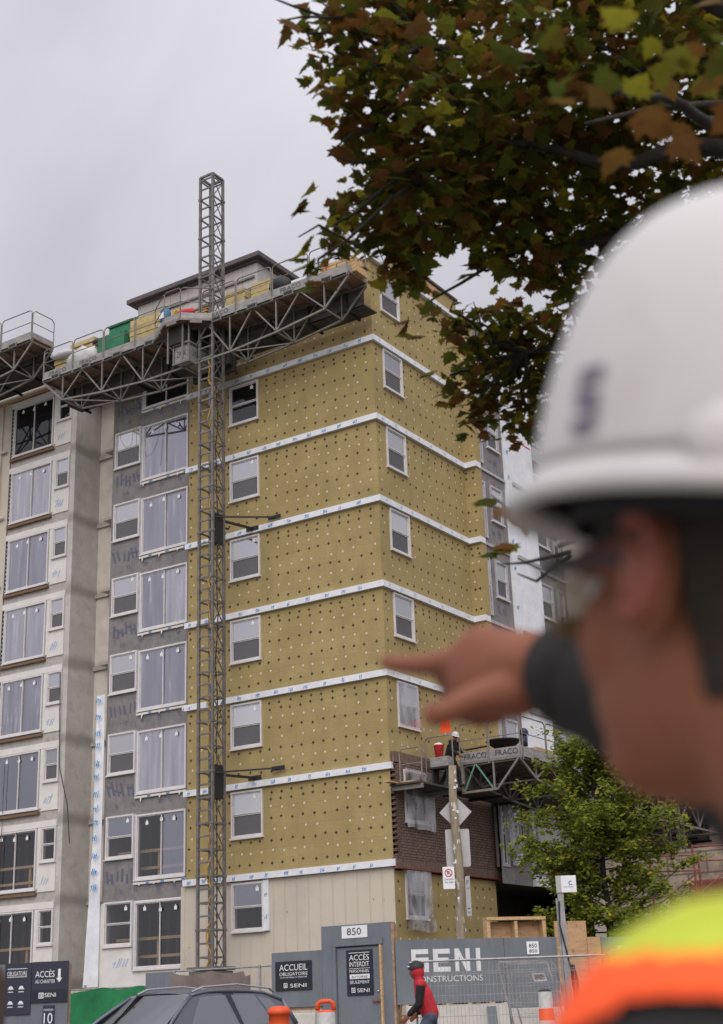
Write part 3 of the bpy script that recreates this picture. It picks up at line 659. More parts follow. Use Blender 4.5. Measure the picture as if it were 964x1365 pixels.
# roof parapet, roof, penthouse
rf = MB(); rf.box(-33.55, XS-.05, YF+.5, 60, 24.5, 24.74); rf.box(-47, -33.55, YW+.3, 60, 24.2, 24.5); rf.build('roof', M['roofing'], BLD)
pb = MB(); pb.box(XS-.02, XS+.14, YF, 40.9, 24.70, 24.86); pb.box(-33.6, XS+.14, YF-.12, YF+.02, 24.70, 24.86); pb.build('band', M['wrap'], BLD)
pa = MB(); pa.box(XS-.25, XS-.06, 36.6, 41, 24.86, 25.62, 0); pa.box(XS-.3, XS+.02, 36.5, 41.05, 25.62, 25.7, 1); pa.box(XS-.07, XS+.0, 38.6, 39.6, 24.95, 25.5, 2); pa.box(XS-.24, XS-.06, 41, 60, 24.7, 25.3)
pa.build('parapet', [M['wool'], M['roofing'], M['ply']], BLD)
ph = MB(); ph.box(-35.0, -29.0, 38.2, 44, 24.5, 28.35); ph.build('penthouse', M['metalpanel'], BLD)
pr_ = MB(); pr_.box(-35.35, -28.7, 37.9, 44.3, 28.42, 28.6); pr_.box(-35.1, -28.9, 38.1, 44.2, 28.32, 28.42); pr_.build('penthouse_roof', M['roofing'], BLD)
pd = MB(TF(38.17)); pd.box(-34.9, -29.1, -.05, 0, 27.7, 27.78); pd.box(-34.9, -29.1, -.05, 0, 27.2, 27.26); pd.box(-30.9, -30.2, -.02, 0, 25.6, 27.1); pd.build('cladding_rail', M['steelp'], BLD)
# interior: floor slabs and dark partitions, so that nothing is see-through
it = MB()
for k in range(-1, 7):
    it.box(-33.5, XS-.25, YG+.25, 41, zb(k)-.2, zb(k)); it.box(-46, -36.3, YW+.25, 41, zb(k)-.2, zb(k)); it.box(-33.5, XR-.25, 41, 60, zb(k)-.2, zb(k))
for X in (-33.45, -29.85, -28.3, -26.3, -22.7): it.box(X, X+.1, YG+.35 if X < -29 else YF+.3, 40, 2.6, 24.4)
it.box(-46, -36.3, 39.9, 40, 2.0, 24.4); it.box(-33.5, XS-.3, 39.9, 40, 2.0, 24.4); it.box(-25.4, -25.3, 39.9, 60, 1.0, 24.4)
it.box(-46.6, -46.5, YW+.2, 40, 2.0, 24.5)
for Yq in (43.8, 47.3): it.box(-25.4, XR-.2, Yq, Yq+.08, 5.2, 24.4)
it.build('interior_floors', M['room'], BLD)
stu = MB()
for k in (-1, 0):
    for u0_, u1_, Yq in ((-33.3, -30, 37.0), (-39.6, -36.4, 37.4), (-27.9, -26.5, 36.6)):
        u = u0_
        while u < u1_: stu.box(u, u+.09, Yq, Yq+.05, zb(k), zb(k)+2.5); u += .4
        if u0_ < -28:
            for dz in (.55, 1.1): stu.box(u0_, u1_, Yq-1.1, Yq-1.05, zb(k)+dz, zb(k)+dz+.09, 1)
            stu.box(u0_+1.7, u0_+1.8, Yq-1.05, Yq-.98, zb(k), zb(k)+1.1, 1)
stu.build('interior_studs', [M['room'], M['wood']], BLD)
# windows of the front
for k in range(-1, 7):
    a, b, c, d = mainw[k+1]
    if k == 6: window(TF(YF), a, b, c, d, gtop='g_dark', gbot='g_dark'); continue
    window(TF(YF), a, b, c, d, gtop={-1: 'g_mid', 0: 'g_pale', 5: 'g_dark'}.get(k, 'g_pale'), gbot={-1: 'g_clear', 5: 'g_dark'}.get(k, 'g_screen'), tags=1)
    if k == -1:
        q = MB(TF(YF)); q.box(b+.002, b+.2, -.06, .02, c-.03, d+.02); glyphs(q, b+.05, c+.3, .13, 1, 2, .2, -.064, rn); glyphs(q, b+.05, c+.95, .13, 1, 2, .2, -.064, rn); q.build('house_wrap', [M['wrap'], M['blue']], BLD)
for k in range(-1, 7):
    a, b, c, d = slid[k+1]
    gA, gB = {-1: ('g_clear', 'g_clear'), 0: ('g_clear', 'g_mid'), 6: ('g_dark', 'g_dark')}.get(k, ('g_film', 'g_film'))
    window(TF(YG), a, b, c, d, 'slide', gA, gB, tags=3, trim='frame', fw=.06)
    q = MB(TF(YG)); q.box(a-.10, a-.004, -.02, .02, c-.05, d+.05); q.build('window_trim', M['frame2'], BLD)
    a, b, c, d = smal[k+1]
    window(TF(YG), a, b, c, d, gtop={-1: 'g_clear', 0: 'g_mid', 6: 'g_dark'}.get(k, 'g_pale'), gbot={-1: 'g_clear', 0: 'g_clear', 6: 'g_dark'}.get(k, 'g_screen'), tags=1 if k in (-1, 0, 3, 2) else 0)
    a, b, c, d = wsl[k+1]
    gA = {-1: 'g_clear', 0: 'g_clear', 6: 'g_dark', 1: 'g_mid'}.get(k, 'g_film')
    window(TF(YW), a, b, c, d, 'slide', gA, gA, tags=3)
    q = MB(TF(YW)); q.box(a-.15, a-.004, -.02, .02, c, d, 0)
    for i in range(12): q.poly([(a-.08+.03*math.cos(t*1.05)+.01*(i % 3), -.024, c+.1+i*.165+.045*math.sin(t*1.05)) for t in range(6)], 1)
    q.build('window_trim', [M['signblack'], M['frame2']], BLD)
    a, b, c, d = wsm[k+1]
    window(TF(YW), a, b, c, d, gtop={-1: 'g_clear', 0: 'g_clear', 6: 'g_dark'}.get(k, 'g_pale'), gbot={-1: 'g_clear', 0: 'g_clear', 6: 'g_dark'}.get(k, 'g_screen'))
for k in range(-1, 7):
    a, b, c, d = sidew[k+1]
    if k == 0: a, b, c, d = bh
    w = window(TS(XS if k != 0 else XB), a, b, c, d, gtop='g_pale' if k > 0 else 'g_mid', gbot='g_screen' if k > 0 else 'g_dark')
    if k == 1: sheeting(TS(XS), a+.03, b-.03, c+.03, d-.03, parent=w, seed=2, amp=.03, off=-.07)
    if k == -1: sheeting(TS(XS), a-.06, b+.1, c-.35, d+.05, parent=w, seed=5, flare=.25, amp=.09)
    if k == 0: sheeting(TS(XB), a-.1, b+.25, c-.2, d+.02, parent=w, seed=9, amp=.05, mt='plastic')
for k in range(0, 7):
    a, b, c, d = rA[k+1]; window(TS(XR), a, b, c, d, 'hung', 'g_pale', 'g_screen', fw=.09, trim='frame2', sill=False)
    a, b, c, d = rB[k+1]; window(TS(XR), a, b, c, d, fw=.07, trim='frame2')
    a, b, c, d = rC[k+1]; window(TS(XR), a, b, c, d, fw=.07, trim='frame2')
    a, b, c, d = rD[k+1]; window(TS(XR), a, b, c, d, 'hung', 'g_pale', 'g_screen', fw=.07, trim='frame2', sill=False)
sheeting(TS(XR), 41.2, 42.1, 5.6, 7.6, seed=11, amp=.12); sheeting(TS(XR), 44.6, 46.4, 5.3, 7.6, seed=12, amp=.15, flare=.4)
q = MB(TS(XR+.2)); q.box(43.2, 44.7, 0, .05, 5.4, 7.7); q.build('white_panel', M['wrapcream'], BLD)
# loose wires
cb = MB(); cb.tube([(-36.3, YW-.08, 13.2), (-36.15, YW-.1, 9.8), (-35.6, YW-.2, 8.4), (-34.8, YG-.3, 7.0)], .018, 5)
cb.tube([(-38.9, YW-.08, 10.2), (-38.88, YW-.08, 2.6)], .012, 4)
cb.build('hanging_cable', M['black'], BLD)
# ------------------------------------------------------------------ mast-climbing work platforms
def rail_panel(T, u0, u1, y, z, h=1.12):
    m = MB(T); r = .02; c = .12
    m.tube([(u0, y, z-.15), (u0, y, z+h-c), (u0+c*.3, y, z+h-c*.3), (u0+c, y, z+h), (u1-c, y, z+h), (u1-c*.3, y, z+h-c*.3), (u1, y, z+h-c), (u1, y, z-.15)], r, 6)
    m.tube([(u0, y, z+h*.55), (u1, y, z+h*.55)], r*.8, 5); return m
def side_panel(T, u, y0, y1, z, h=1.12):
    m = MB(T); r = .02; c = .12
    m.tube([(u, y0, z-.1), (u, y0, z+h-c), (u, y0+c, z+h), (u, y1-c, z+h), (u, y1, z+h-c), (u, y1, z-.1)], r, 6)
    m.tube([(u, y0, z+h*.55), (u, y1, z+h*.55)], r*.8, 5); return m
def truss_side(m, u0, u1, y, z, hgt, bay=1.9, taper0=True, taper1=True, n0=0, slope=.12):
    nb = max(1, round((u1-u0)/bay)); bay = (u1-u0)/nb
    def zbot(u):
        q = hgt
        if taper1 and u > u1-4: q = hgt-slope*(u-(u1-4))
        if taper0 and u < u0+4: q = hgt-slope*((u0+4)-u)
        return z-q
    m.bar((u0, y, z-.04), (u1, y, z-.04), .07, .07)
    us = [u0+bay*(i+.5) for i in range(nb)]
    for a, b in zip(us, us[1:]): m.bar((a, y, zbot(a)), (b, y, zbot(b)), .06, .06)
    m.bar((us[0], y, zbot(us[0])), (u0, y, z-.1), .05); m.bar((us[-1], y, zbot(us[-1])), (u1, y, z-.1), .05)
    for a in us:
        m.bar((a, y, zbot(a)), (a, y, z-.06), .045)
        m.bar((a, y, zbot(a)+.03), (a-bay/2, y, z-.06), .045); m.bar((a, y, zbot(a)+.03), (a+bay/2, y, z-.06), .045)
    return us, zbot
def platform(name, T, loc, u0, u1, z, w, label, words, hgt=1.35, rails=True, walk=(1.1, 1.82, -.7), gap=None, end1=True, end0=True, group='mast climbing work platforms', uo=1, U=(1, 0, 0)):
    t = thing('work_platform', loc, label, 'work platform', group)
    d = MB(T); d.box(u0, u1, .03, w, z-.03, z+.02)
    for i in range(int((u1-u0)/.75)+1): d.box(u0+.75*i, u0+.75*i+.06, .05, w, z-.15, z-.032, 1)
    d.build('deck', [M['plank'], M['steelp']], t)
    tr = MB(T); us, zb_ = truss_side(tr, u0, u1, .06, z-.05, hgt); truss_side(tr, u0, u1, w-.06, z-.05, hgt)
    for a in us:
        tr.bar((a, .06, zb_(a)), (a, w-.06, zb_(a)), .045)
    for a, b in list(zip(us, us[1:]))[::2]: tr.bar((a, .06, zb_(a)), (b, w-.06, zb_(b)), .035)
    tr.build('truss', M['steelp'], t)
    if walk:
        wk = MB(T); y0, y1, dz = walk; u = u0+.2
        rn_ = random.Random(5)
        while u < u1-.3:
            le = min(rn_.uniform(2.3, 3.0), u1-.1-u)
            for q in range(3): wk.box(u, u+le-.01, y0+(y1-y0)*q/3, y0+(y1-y0)*(q+1)/3-.012, z+dz-.045+.004*q, z+dz+.004*q)
            u += le
        wk.box(u0+.15, u1-.15, w+.0, w+.03, z+dz-.05, z-.035, 2)  # added dark riser board, fills the gap below the deck so it looks shaded
        u = u0+.5
        while u < u1: wk.box(u, u+.07, w-.2, y1+.02+rn_.uniform(-.1, .12), z+dz-.13, z+dz-.05, 1); wk.bar((u+.03, w-.06, z+dz-.1), (u+.03, w-.06, z-.1), .05, mi=1); u += 1.5
        wk.build('walkway', [M['greyplank'], M['black'], M['greyplank']], t)
    n = round((u1-u0)/1.55); s_ = (u1-u0)/n
    for i in range(n):
        a, b = u0+s_*i, u0+s_*(i+1); mid = (a+b)/2
        if gap and gap[0] < mid < gap[1]: continue
        if rails: rail_panel(T, a+.03, b-.03, -.02, z).build('guard_rail', M['steelp'], t)
        tb = MB(T); tb.box(a+.01, b-.01, -.015, .02, z-.02, z+.24); tb.box(a, b, -.04, -.016, z-.07, z-.02); tb.box(a+.5, a+.9, -.10, -.041, z-.19, z-.02, 1); tb.box(a+.54, a+.86, -.105, -.1005, z-.16, z-.05, 2)
        tbo = tb.build('toe_board', [M['toe'], M['steelp'], M['black']], t)
        if words(i):
            O = Vector(T(a+.35 if uo > 0 else b-.35, -.02, z+.03)); tx = text(words(i), O, U, (0, 0, 1), min(.95, .16*len(words(i))), .15, M['letter_dark'], tbo)
    for e, on in ((u0+.02, end0), (u1-.02, end1)):
        if on:
            side_panel(T, e, .02, w, z).build('guard_rail', M['steelp'], t)
            tb = MB(T); tb.box(e-.015, e+.015, .03, w, z+.021, z+.22); tb.build('toe_board', M['toe'], t)
    return t
PX = 33.2; DZ = 23.3
P1 = platform('p', TF(PX), (-28, 34, DZ), -34.95, -21.65, DZ, 1.1, 'long loaded work platform hanging round the tall mast below the roof', lambda i: {0: 'FRACO', 1: 'FRACO', 5: 'FRACO', 7: 'FRACO'}.get(i), gap=(-29.6, -27.2))
# bump-out round the mast and drive unit
bo = MB(); outl = [(-29.62, PX), (-28.6, 32.5), (-27.9, 32.5), (-27.08, PX)]
bo.poly([(x, y, DZ) for x, y in outl]); bo.poly([(x, y, DZ-.06) for x, y in outl])
for (x, y), (x2, y2) in zip(outl, outl[1:]):
    bo.bar((x, y, DZ-.05), (x2, y2, DZ-.05), .05, .07, 1); bo.quad((x, y, DZ), (x2, y2, DZ), (x2, y2, DZ+.2), (x, y, DZ+.2), 2)
    mxp = (Vector((x, y, 0))+Vector((x2, y2, 0)))/2; dd = (Vector((x2, y2, 0))-Vector((x, y, 0))).normalized(); 
    bo.bar((mxp.x-dd.x*.2, mxp.y-dd.y*.2-.03, DZ-.12), (mxp.x+dd.x*.2, mxp.y+dd.y*.2-.03, DZ-.12), .05, .13, 1)
bo.build('mast_walkway', [M['plank'], M['steelp'], M['toe']], P1)
for (x, y), (x2, y2) in zip(outl, outl[1:]):
    q = MB(); r = .02
    q.tube([(x, y, DZ-.1), (x, y, DZ+1.05), (x+(x2-x)*.1, y+(y2-y)*.1, DZ+1.12), (x+(x2-x)*.9, y+(y2-y)*.9, DZ+1.12), (x2, y2, DZ+1.05), (x2, y2, DZ-.1)], r, 6)
    q.tube([(x, y, DZ+.6), (x2, y2, DZ+.6)], .016, 5); q.build('guard_rail', M['steelp'], P1)
du = MB(); du.box(-28.45, -27.85, 32.9, 34.1, 21.92, 22.55, 0); du.box(-28.62, -28.0, 32.75, 33.9, 22.56, 23.2, 1)
for z in (21.86, 22.55): 
    for a, b in (((-28.5, 32.85), (-27.82, 32.85)), ((-27.82, 32.85), (-27.82, 34.3))): du.bar((*a, z), (*b, z), .06, .06, 2)
for x, y in ((-28.48, 32.87), (-27.83, 32.87), (-27.99, 32.74), (-28.62, 32.74)): du.bar((x, y, 21.9), (x, y, 23.2), .05, .05, 2)
du.box(-28.7, -26.9, 34.12, 34.25, 21.7, 23.2, 1); du.box(-27.8, -26.95, 33.9, 34.1, 21.9, 22.9, 1)
duo = du.build('drive_unit', [M['toe'], M['dark'], M['steelp']], P1)
text('2KX', (-28.38, 32.9, 22.1), (1, 0, 0), (0, 0, 1), .42, .24, M['letter_dark'], duo); text('202', (-27.85, 33.05, 22.12), (0, 1, 0), (0, 0, 1), .5, .24, M['letter_dark'], duo)
P2 = platform('p', TF(PX), (-41, 34, 25.2), -47, -35.62, 25.2, 1.1, 'upper work platform at the left edge above the concrete wing', lambda i: None, walk=(1.1, 2.7, -.35), end0=False)
P2c = MB(); P2c.box(-37.2, -35.9, PX+.3, PX+.36, 25.22, 25.42); P2c.build('toe_board', M['rust'], P2)
PS = -18.9
P3 = platform('p', TS(PS), (PS-.6, 45, 8.3), 37.4, 58, 8.3, 2.0, 'lower work platform running along the side wall behind the small tree', lambda i: {7: 'FRACO', 5: 'FRACO'}.get(i), walk=(2.05, 2.95, -.75), hgt=.95, end0=False, U=(0, 1, 0))
e3 = MB(TF(37.37)); z = 8.3
e3.box(-20.95, -18.88, -.02, .02, z-.02, z+.25, 0)
e3.bar((-20.95, 0, z-.06), (-18.88, 0, z-.06), .06, .08, 1); e3.bar((-20.9, 0, z-.05), (-20.9, 0, z-.95), .07, mi=1); e3.bar((-20.9, 0, z-.92), (-19.75, 0, z-.92), .07, mi=1)
e3.bar((-19.75, 0, z-.92), (-19.0, 0, z-.1), .06, mi=1); e3.bar((-19.85, 0, z-.9), (-19.85, 0, z-.08), .05, mi=1); e3.bar((-20.85, 0, z-.88), (-20.45, 0, z-.1), .04, mi=2); e3.bar((-20.45, 0, z-.1), (-19.9, 0, z-.88), .04, mi=2)
e3o = e3.build('end_frame', [M['toe'], M['steelp'], M['teal']], P3)
text('FRACO', (-20.8, 37.34, z+.03), (1, 0, 0), (0, 0, 1), .75, .17, M['letter_dark'], e3o); text('FRACO', (-19.75, 37.34, z+.03), (1, 0, 0), (0, 0, 1), .75, .17, M['letter_dark'], e3o)
for a, b in ((-20.95, -20.0), (-19.95, -18.92)): rail_panel(TF(37.35), a, b, 0, z).build('guard_rail', M['steelp'], P3)
q = MB(TF(37.35)); q.tube([(-21.9, -.4, 7.5), (-21.9, -.4, 9.0), (-21.8, -.4, 9.08), (-21.05, -.4, 9.08), (-20.97, -.4, 9.0), (-20.97, -.4, 7.5)], .02); q.tube([(-21.9, -.4, 8.4), (-20.97, -.4, 8.4)], .016); q.build('guard_rail', M['steelp'], P3)
q = MB(); q.box(-21.95, -20.95, 34.9, 37.4, 7.44, 7.49); q.box(-21.9, -21.7, 34.5, 37.3, 7.495, 7.53, 1); q.box(-21.65, -21.2, 35.0, 37.4, 7.50, 7.54, 1); q.box(-21.95, -20.9, 35.0, 35.07, 7.3, 7.43, 2); q.box(-21.95, -20.9, 36.8, 36.87, 7.3, 7.43, 2)
q.build('walkway', [M['greyplank'], M['wood'], M['steelp']], P3)
q = MB(); q.tube([(-21.6, 34.95, 7.5), (-21.6, 34.95, 8.35), (-21.52, 34.95, 8.45), (-20.95, 34.95, 8.45), (-20.87, 34.95, 8.35), (-20.87, 34.95, 7.5)], .02); q.tube([(-21.6, 34.95, 8.0), (-20.87, 34.95, 8.0)], .016); q.build('guard_rail', M['steelp'], P3)
# masts
def mast(x, y, z0, z1, label, s=.55):
    t = thing('mast', (x, y, z0), label, 'mast', 'platform masts')
    l_ = MB(); h = s/2
    for sx in (-1, 1):
        for sy in (-1, 1): l_.bar((x+sx*h, y+sy*h, z0), (x+sx*h, y+sy*h, z1), .08, .08)
    l_.build('leg', M['mast'], t)
    b = MB(); z = z0+.1; i = 0
    while z < z1-.05:
        b.bar((x-h, y-h, z), (x+h, y-h, z), .035, .055)
        if i % 2 == 0:
            b.bar((x+h, y-h, z), (x+h, y+h, z), .04, .05); b.bar((x-h, y+h, z), (x+h, y+h, z), .04, .05); b.bar((x-h, y-h, z), (x-h, y+h, z), .04, .05)
            z2 = min(z+.76, z1)
            b.bar((x+h, y-h, z), (x+h, y+h, z2), .028); b.bar((x+h, y+h, z), (x+h, y-h, z2), .028)
        if i % 4 == 0:
            for sx in (-1, 1):
                for sy in (-1, 1): b.box(x+sx*h-.055, x+sx*h+.055, y+sy*h-.055, y+sy*h+.055, z-.04, z+.04)
        z += .38; i += 1
    b.bar((x-h, y-h, z1), (x+h, y-h, z1), .07); b.bar((x+h, y-h, z1), (x+h, y+h, z1), .07); b.bar((x-h, y+h, z1), (x+h, y+h, z1), .07); b.bar((x-h, y-h, z1), (x-h, y+h, z1), .07)
    b.build('bracing', M['mast'], t); return t
MX, MY = -27.40, 33.53
mm = mast(MX, MY, .6, 28.95, 'tall steel lattice mast rising past the roof in front of the insulated wall')
q = MB(); rn = random.Random(4); pts = []; z = 22
while z > 2.5: pts.append((MX+rn.uniform(-.16, .12), MY+rn.uniform(-.08, .1), z)); z -= .35
q.tube(pts, .02, 5); q.tube([(p[0]+.07+rn.uniform(-.05, .05), p[1], p[2]-.1) for p in pts], .016, 5); q.build('power_cable', M['yellow'], mm)
q = MB(); q.tube([(MX+.22+rn.uniform(-.03, .03), MY+rn.uniform(-.05, .05), 22-.8*i) for i in range(25)], .022, 5)
for z in (16.0, 8.0): q.box(MX+.1, MX+.3, MY-.2, MY+.2, z-.5, z+.5)
q.build('hose', M['black'], mm)
bs = MB(); bs.box(MX-.5, MX+.5, MY-.5, MY+.5, 2.62, 2.72); bs.box(MX-.45, MX+.45, MY-.45, MY+.45, .5, 2.6); bs.build('base', M['mast'], mm)
for z in (16.35, 8.25):
    t = MB(); t.bar((MX+.25, MY-.2, z), (-25.98, YF-.1, z+.2), .045); t.bar((MX+.25, MY+.2, z-.02), (-26.9, YF-.1, z+.0), .07); t.bar((MX-.3, MY+.28, z), (-27.9, YF-.1, z+.2), .05)
    t.box(-26.25, -25.75, YF-.13, YF-.115, z+.13, z+.26); t.box(-27.15, -26.65, YF-.13, YF-.115, z-.07, z+.07); t.build('wall_tie', M['black'], mm)
mast(-19.6, 50.5, .6, 11.5, 'short mast behind the lower side platform')
# ------------------------------------------------------------------ loads on the upper platform
def obj(mb, name, mats, label, cat, group=None, smooth=False, bevel=0):
    return tag(mb.build(name, mats, None, smooth, bevel), label, cat, group)
t = thing('storage_box', (-31.9, 33.85, DZ), 'dark green storage chest with open lid on the upper platform', 'storage box')
q = MB(); q.box(-32.5, -31.25, 33.4, 34.1, DZ+.03, DZ+.98); q.build('box_body', M['greenbox'], t, bevel=.02)
q = MB(); q.box(-32.55, -31.2, 34.02, 34.1, DZ+1.0, DZ+1.68); q.box(-32.55, -31.2, 33.95, 34.019, DZ+1.6, DZ+1.68); q.box(-32.55, -31.2, 33.95, 34.019, DZ+1.0, DZ+1.08); q.build('lid', M['greenbox'], t, bevel=.015)
def lump(mb, c, r, seed, n=18, m=12, amp=.18):
    base = len(mb.v); mb.ell(c, r, nu=n, nv=m); c = Vector(c)
    for i in range(base, len(mb.v)):
        p = Vector(mb.v[i]); d = p-c; k = 1+amp*noise.noise(d*3.2+Vector((seed, seed, 0)))*1.6+amp*.5*noise.noise(d*9+Vector((seed, 0, 0))); mb.v[i] = tuple(c+d*k)
def batt(x0, x1, z0, z1, lab, seed=0, y0=33.55, y1=34.2, n=4):
    q = MB(); rn_ = random.Random(seed)
    for i in range(n):
        a = z0+(z1-z0)*i/n; b = z0+(z1-z0)*(i+1)/n-.02; o_ = rn_.uniform(-.03, .03); q.box(x0+o_, x1+o_, y0+o_, y1, a, b, 0)
    q.box(x0-.015, x1+.015, y0-.035, y0-.032, z0+.05, z0+(z1-z0)*.28, 1)
    return obj(q, 'insulation_stack', [M['woolbatt'], M['wrapcream']], lab, 'insulation', 'insulation stacks on the upper platform', bevel=.01)
batt(-34.75, -33.9, DZ+.03, DZ+.8, 'low insulation stack under the white tarp at the platform left end', 1)
batt(-34.2, -33.0, DZ+.86, DZ+1.4, 'pale insulation slabs lying on top of the stack left of the green chest', 2, 33.8, 34.25, 3)
batt(-31.1, -29.75, DZ+.03, DZ+1.3, 'tall insulation bale just right of the green chest', 3)
batt(-26.75, -25.95, DZ+.25, DZ+.95, 'insulation bale with rounded face right of the mast', 4, 33.5, 34.0)
batt(-25.8, -25.0, DZ+.25, DZ+1.05, 'second insulation bale right of the mast, beside the dark bundle', 5, 33.6, 34.1)
for (c, r, s_, lab) in (((-33.4, 33.6, DZ+.5), (.75, .3, .48), 1, 'crumpled white tarp bundle beside the green chest'), ((-34.3, 33.55, DZ+.9), (.55, .28, .17), 3, 'rolled white sheet on the platform left end')):
    q = MB(); lump(q, c, r, s_); obj(q, 'tarp_bundle', M['canvas'], lab, 'tarp', 'white tarps on the upper platform', True)
q = MB(); lump(q, (-33.0, 33.9, DZ+1.15), (.22, .18, .16), 8); obj(q, 'bundle', M['black'], 'small dark bundle lying above the white tarp', 'bundle', None, True)
q = MB(); lump(q, (-24.65, 33.7, DZ+.6), (.4, .25, .42), 9); obj(q, 'bundle', M['black'], 'large dark bundle under the rail right of the mast', 'bundle', None, True)
q = MB(); q.box(-33.0, -29.7, 34.2, 34.24, DZ+.03, DZ+1.55); obj(q, 'plywood_sheet', M['wood'], 'pale board standing behind the green chest', 'board')
q = MB()
for i in range(6): q.bar((-30.3+.1*i, 33.7+.05*i, DZ+.15+.13*i), (-27.9, 33.75+.05*i, DZ+.35+.13*i), .14, .05)
q.box(-28.9, -27.8, 34.1, 34.16, DZ+.1, DZ+1.1); obj(q, 'lumber_pile', M['wood'], 'pile of pale planks behind the mast', 'planks')
t = thing('water_drum', (-29.2, 33.35, DZ), 'blue plastic jug on the platform beside the yellow rope', 'jug')
q = MB(); q.lathe((-29.2, 33.25, DZ+.5), [(.15, 0), (.19, .04), (.19, .42), (.15, .5), (.05, .54), (.05, .6)], 16); q.build('jug_body', M['bluepl'], t, True)
q = MB(); q.box(-29.3, -29.1, 33.04, 33.055, DZ+.6, DZ+.82); q.build('paper_label', M['signwhite'], t)
q = MB(); q.box(-29.35, -29.05, 33.05, 33.5, DZ+.02, DZ+.44); obj(q, 'bucket_crate', M['alu'], 'grey crate under the blue jug', 'crate', bevel=.01)
q = MB(); rn = random.Random(11)
for i in range(9): q.tube([(-28.75+.16*math.cos(a*.6)+rn.uniform(-.02, .02), 33.3+.03*i*.2, DZ+.62+.26*math.sin(a*.6)+rn.uniform(-.02, .02)-i*.012) for a in range(11)], .02, 5)
obj(q, 'rope_coil', M['yellow'], 'coil of yellow rope hung on the rail left of the mast', 'rope', smooth=True)
q = MB(); lump(q, (-28.05, 33.0, DZ+.42), (.4, .16, .17), 14); obj(q, 'bag', M['red'], 'slumped red bag at the foot of the mast', 'bag', smooth=True)
for i, (xx, lab) in enumerate(((-22.6, 'stack of pale boards with red straps near the right end of the platform'), (-21.95, 'short pile of offcut boards at the far right end of the platform'))):
    q = MB()
    for j in range(5): q.box(xx-.5+.05*j, xx+.45-.04*j, 33.45+.03*j, 34.1, DZ+.06+.14*j, DZ+.16+.14*j)
    if i == 0: q.box(xx-.05, xx+.0, 33.42, 33.44, DZ+.05, DZ+.8, 1)
    obj(q, 'board_pile', [M['wood'], M['red']], lab, 'boards', 'board piles')
q = MB(); q.tube([(-32.55, 34.7, DZ-.9), (-32.6, 34.8, DZ-2.4), (-32.45, 34.9, DZ-2.75), (-32.15, 34.9, DZ-2.7), (-32.0, 34.8, DZ-2.2), (-32.0, 34.6, DZ-1)], .008, 5); q.tube([(-31.85, 34.7, DZ-.9), (-31.80, 34.75, DZ-2.2), (-31.85, 34.8, DZ-3.2)], .01, 5)
obj(q, 'hanging_rope', M['shrubrope'], 'thin rope loops hanging below the upper platform in front of the grey bay', 'rope')
# ------------------------------------------------------------------ things on the lower platform
t = thing('bucket', (-21.0, 37.0, 8.2), 'red bucket on the grey box beside the worker', 'bucket')
q = MB(); q.lathe((-21.35, 36.8, 8.42), [(.11, 0), (.15, .33), (.16, .34), (.16, .36)], 18); q.build('bucket_body', M['red'], t, True)
q = MB(); lump(q, (-21.35, 36.8, 8.8), (.13, .13, .06), 5); q.build('contents', M['wrapcream'], t, True)
q = MB(); q.box(-21.55, -20.95, 36.6, 36.95, 8.12, 8.4); q.box(-21.58, -20.92, 36.57, 36.98, 8.06, 8.115, 1); q.box(-21.52, -21.47, 36.6, 36.95, 7.5, 8.055, 1); q.box(-21.03, -20.98, 36.6, 36.95, 7.5, 8.055, 1)
obj(q, 'tool_crate', [M['toe'], M['black']], 'grey steel box on dark legs below the red bucket', 'box')
t = thing('mortar_tub', (-20.0, 37.9, 8.4), 'round black mixing tub on the lower platform', 'tub')
q = MB(); q.lathe((-19.75, 37.9, 8.62), [(.25, 0), (.42, .12), (.5, .2), (.53, .2), (.53, .24), (.3, .26)], 24); q.build('tub_body', M['black'], t, True)
q = MB(); q.tube([(-20.2, 37.8, 8.75), (-20.9, 37.6, 8.68)], .03); q.build('handle', M['black'], t)
q = MB(); q.ell((-19.05, 37.9, 9.02), (.13, .13, .13)); q.box(-19.12, -18.98, 37.82, 37.98, 8.6, 8.9); obj(q, 'round_bundle', M['signnavy'], 'small dark round bundle right of the black tub', 'bundle', smooth=True)
q = MB(); n_ = {}
for i in range(7):
    for j in range(8): n_[i, j] = q.V((-21.55+.07*i+.04*noise.noise(Vector((i, j, 1))), 37.3-.05*noise.noise(Vector((i*.6, j*.6, 4)))-.02*i, 9.75-.075*j+.05*noise.noise(Vector((i, 0, 3)))))
for i in range(6):
    for j in range(7): q.F([n_[i, j], n_[i+1, j], n_[i+1, j+1], n_[i, j+1]])
obj(q, 'hanging_vest', M['orangefab'], 'bright orange cloth hung on the rail behind the worker', 'cloth', smooth=True)
for i in range(5):
    q = MB(); y = 39+i*1.6; q.box(-20.6, -19.2, y, y+1.1, 8.35, 8.75+.1*(i % 3)); obj(q, 'brick_pallet', M['brick' if i % 2 else 'wood'], ['loaded pallet nearest the black tub on the side platform', 'second brick pallet on the side platform', 'middle timber pallet on the side platform', 'fourth brick pallet on the side platform', 'farthest pallet on the side platform'][i], 'pallet', 'pallets on the side platform')
bbk = MB(TS(XR+.1)); wall(bbk, 47.4, 75, 5.2, 8.9, []); bbk.build('brick_veneer', M['brick'], BLD)
